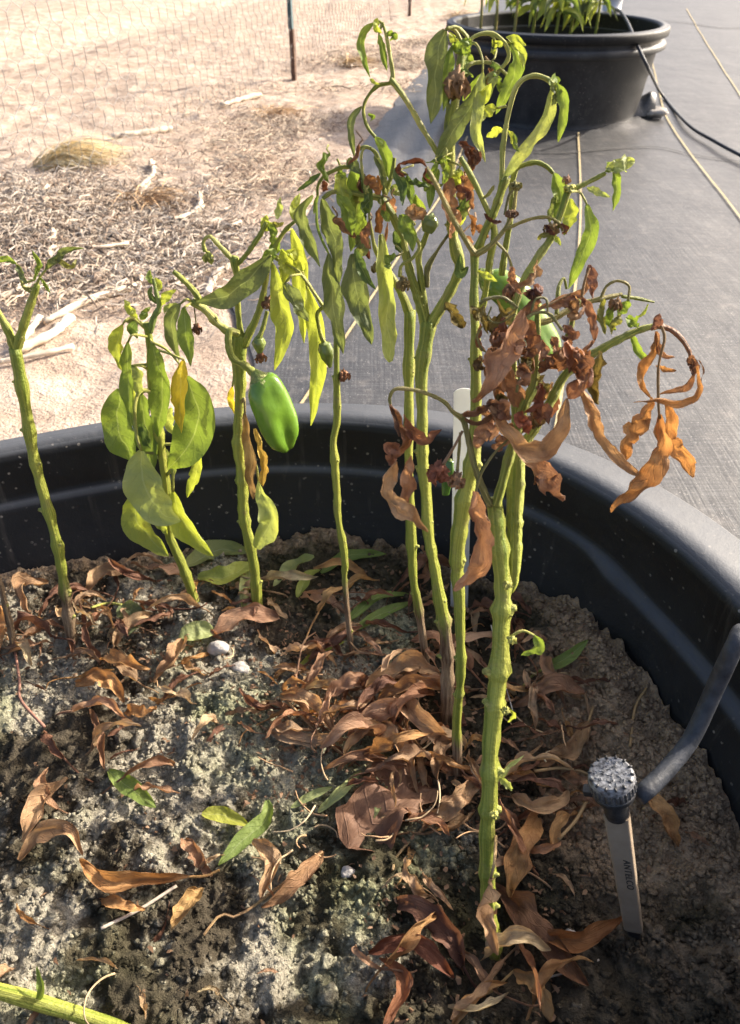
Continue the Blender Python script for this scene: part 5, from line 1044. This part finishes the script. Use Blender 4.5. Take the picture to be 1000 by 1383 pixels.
# ------------------------------------------------------------------ dry debris on the dirt
def blades(n, place, Lr, wr_, seed, zup=.0):
    r = np.random.default_rng(seed); V = []; F = []; k = 0
    for i in range(n):
        x, y = place(r); L = r.uniform(*Lr); a = r.uniform(0, 6.28); wd_ = r.uniform(*wr_); bend = r.uniform(-1.4, 1.4); z0 = float(dirt_h(np.array(x), np.array(y))) if i % 1 == 0 else 0
        pz = [z0 + .002 + r.uniform(0, zup + .008), z0 + .004 + r.uniform(0, zup + .012), z0 + .002 + r.uniform(0, zup + .008)]
        P = [np.array([x, y, pz[0]])]
        for s in (1, 2):
            aa = a + bend * (s - 1) * .7; P.append(P[-1] + [cos(aa) * L / 2, sin(aa) * L / 2, 0]); P[-1][2] = pz[s]
        for s in range(3):
            nrm = np.array([-sin(a + bend * .35 * s), cos(a + bend * .35 * s), 0]) * wd_
            V += [P[s] - nrm, P[s] + nrm, P[s] + [0, 0, wd_ * 1.3]]
        for s in range(2):
            o = k + s * 3
            F += [(o, o + 3, o + 5, o + 2), (o + 2, o + 5, o + 4, o + 1)]
        k += 9
    return np.array(V), F
def near_fence(r):
    while True:
        y = 1.0 + 3.8 * r.random() ** 1.3; x = fabric_left(y) - abs(r.normal(0, .42)) + .02 * r.normal()
        d = (x - A[0]) * -dv[1] + (y - A[1]) * dv[0]
        if d < .25 and vnoise(x * 3.2, y * 3.2, 0, 77) > r.uniform(-.2, .7): return x, y
def thick_patch(r):
    q = on_z(r.normal(110, 110), r.normal(318, 42), 0); return q[0], q[1]
for i, (nn, pl, Lr, wr_, c_) in enumerate(((3400, near_fence, (.015, .07), (.0005, .0014), (.54, .44, .33)), (2600, near_fence, (.012, .045), (.0006, .0016), (.25, .175, .125)), (3600, thick_patch, (.015, .07), (.0006, .0017), (.46, .40, .335)), (3600, thick_patch, (.012, .045), (.0008, .0022), (.19, .145, .11)))):
    V, F = blades(nn, pl, Lr, wr_, 30 + i, .008); tag(put('straw_litter', mesh_from('straw_litter', V, F), M_STRAW, color=c_), ['pale chopped straw scattered on the dirt', 'brown chopped straw scattered on the dirt', 'pale straw mat thick on the dirt by the fence', 'dark plant bits mixed in the straw mat'][i], 'straw', kind='stuff')
def tuft(px_, n, Lr, lab, col, dirx, spread):
    q = on_z(*px_, .0); q[2] = float(dirt_h(q[0], q[1])); g = []
    for i in range(n):
        a = dirx + rnd.gauss(0, spread); L = rnd.uniform(*Lr); b0 = np.array([rnd.gauss(0, .022), rnd.gauss(0, .018), 0]); up = rnd.uniform(.1, .95)
        Q = catmull([b0, b0 + [cos(a) * L * .4, sin(a) * L * .4, L * .35 * up], b0 + [cos(a) * L, sin(a) * L, L * .18 * up]], 7)
        g.append(leaf_geo(Q, rnd.uniform(.0007, .0016), (0, 0, 1), rnd.uniform(-1, 1), .5, 0, 0, i, 3, (.2, .5)))
    V, F, U = merge(g); tag(put('dry_grass_tuft', mesh_from('dry_grass_tuft', V, F, U), M_STRAW, loc=q, color=col), lab, 'grass')
tuft((62, 228), 420, (.08, .24), 'pale golden tuft of dry grass lying over on the dirt', (.80, .68, .42), .3, .32)
tuft((368, 160), 260, (.04, .13), 'small tan tuft of dry grass near the first fence post', (.55, .38, .22), .9, 1.1); tuft((470, 92), 200, (.06, .16), 'loose tan tuft of dry grass beyond the first fence post', (.55, .40, .22), .4, .9); tuft((190, 275), 200, (.05, .14), 'brown matted tuft of dry grass beside the stalk mat', (.45, .31, .18), .2, 1.2); tuft((620, 30), 200, (.08, .2), 'tan tuft of dry grass next to the far tub', (.5, .37, .2), 1.2, .9)
ST = [([(185, 358), (188, 376), (160, 392), (120, 405), (60, 435)], 9, 'long bleached stalk bent at its end on the dirt'), ([(55, 430), (30, 462), (18, 470)], 9, 'thick bleached stalk end by the bent one'), ([(95, 428), (70, 458), (20, 478)], 12, 'broad white stalk lying over twigs'), ([(0, 395), (30, 386), (48, 375)], 9, 'pale stalk lying behind the bare plant tips'), ([(310, 358), (290, 372), (280, 398)], 9, 'pale crooked stalk lying behind the pepper plant'), ([(282, 360), (250, 372), (220, 388)], 6, 'thin pale stalk lying behind the leafy plant'), ([(205, 218), (206, 232), (192, 250), (188, 272)], 8, 'curved tan stalk arching over the straw mat'), ([(270, 262), (268, 278), (240, 290), (220, 288)], 8, 'hooked tan stalk on the bare dirt'), ([(325, 292), (300, 298), (262, 296)], 5, 'slender stalk lying on bare sand'), ([(150, 182), (180, 180), (232, 172)], 9, 'white stalk beside the golden tuft'), ([(300, 140), (330, 132), (352, 128)], 7, 'white stalk beside the small tan tuft'), ([(68, 305), (74, 330), (62, 348)], 8, 'short grey stalk in the straw mat'), ([(196, 312), (204, 330), (208, 345)], 7, 'short pale stalk at the straw mat edge'), ([(100, 470), (60, 482), (0, 492)], 7, 'pale split stalk near the tub rim'), ([(80, 270), (110, 290), (140, 300)], 5, 'thin grey stem curving in the straw mat'), ([(0, 250), (40, 270), (90, 274)], 4, 'long thin straw lying over the straw mat')]
for pts, wpx, lab in ST:
    W = np.array([on_z(x, y, .01) for x, y in pts]); W[:, 2] = [float(dirt_h(a, b2)) + .009 for a, b2 in W[:, :2]]; Q = catmull(W, 24); rr = wpx * .5 * pxsize(W[0]) * (1 + .25 * vnoise(np.arange(24) * .6, 0, 0, rnd.randint(0, 99)))
    V, F, U = tube_geo(Q, rr, 7, 0, 1, True, .2); tag(put('dry_stalk', mesh_from('dry_stalk', V - W[0], F, U), M_STRAW, loc=W[0], color=(.66, .57, .45)), lab, 'stalk')
for i in range(60):
    q = near_fence(rng) if i % 3 else thick_patch(rng); L = rnd.uniform(.04, .12); a = rnd.uniform(0, 6.28); z = float(dirt_h(*q)) + .007
    Q = catmull([[0, 0, 0], [cos(a) * L / 2, sin(a) * L / 2, .004], [cos(a + .5) * L, sin(a + .5) * L, 0]], 10); V, F, U = tube_geo(Q, np.full(10, rnd.uniform(.0018, .004)), 6, 0, 1, True, .2)
    tag(put('dry_stalk', mesh_from('dry_stalk', V, F, U), M_STRAW, loc=(q[0], q[1], z), color=tuple(np.array((.62, .52, .40)) * rnd.uniform(.55, 1.1))), 'short weathered stalk scattered among straw on the dirt', 'stalk', 'weathered stalks on the dirt')
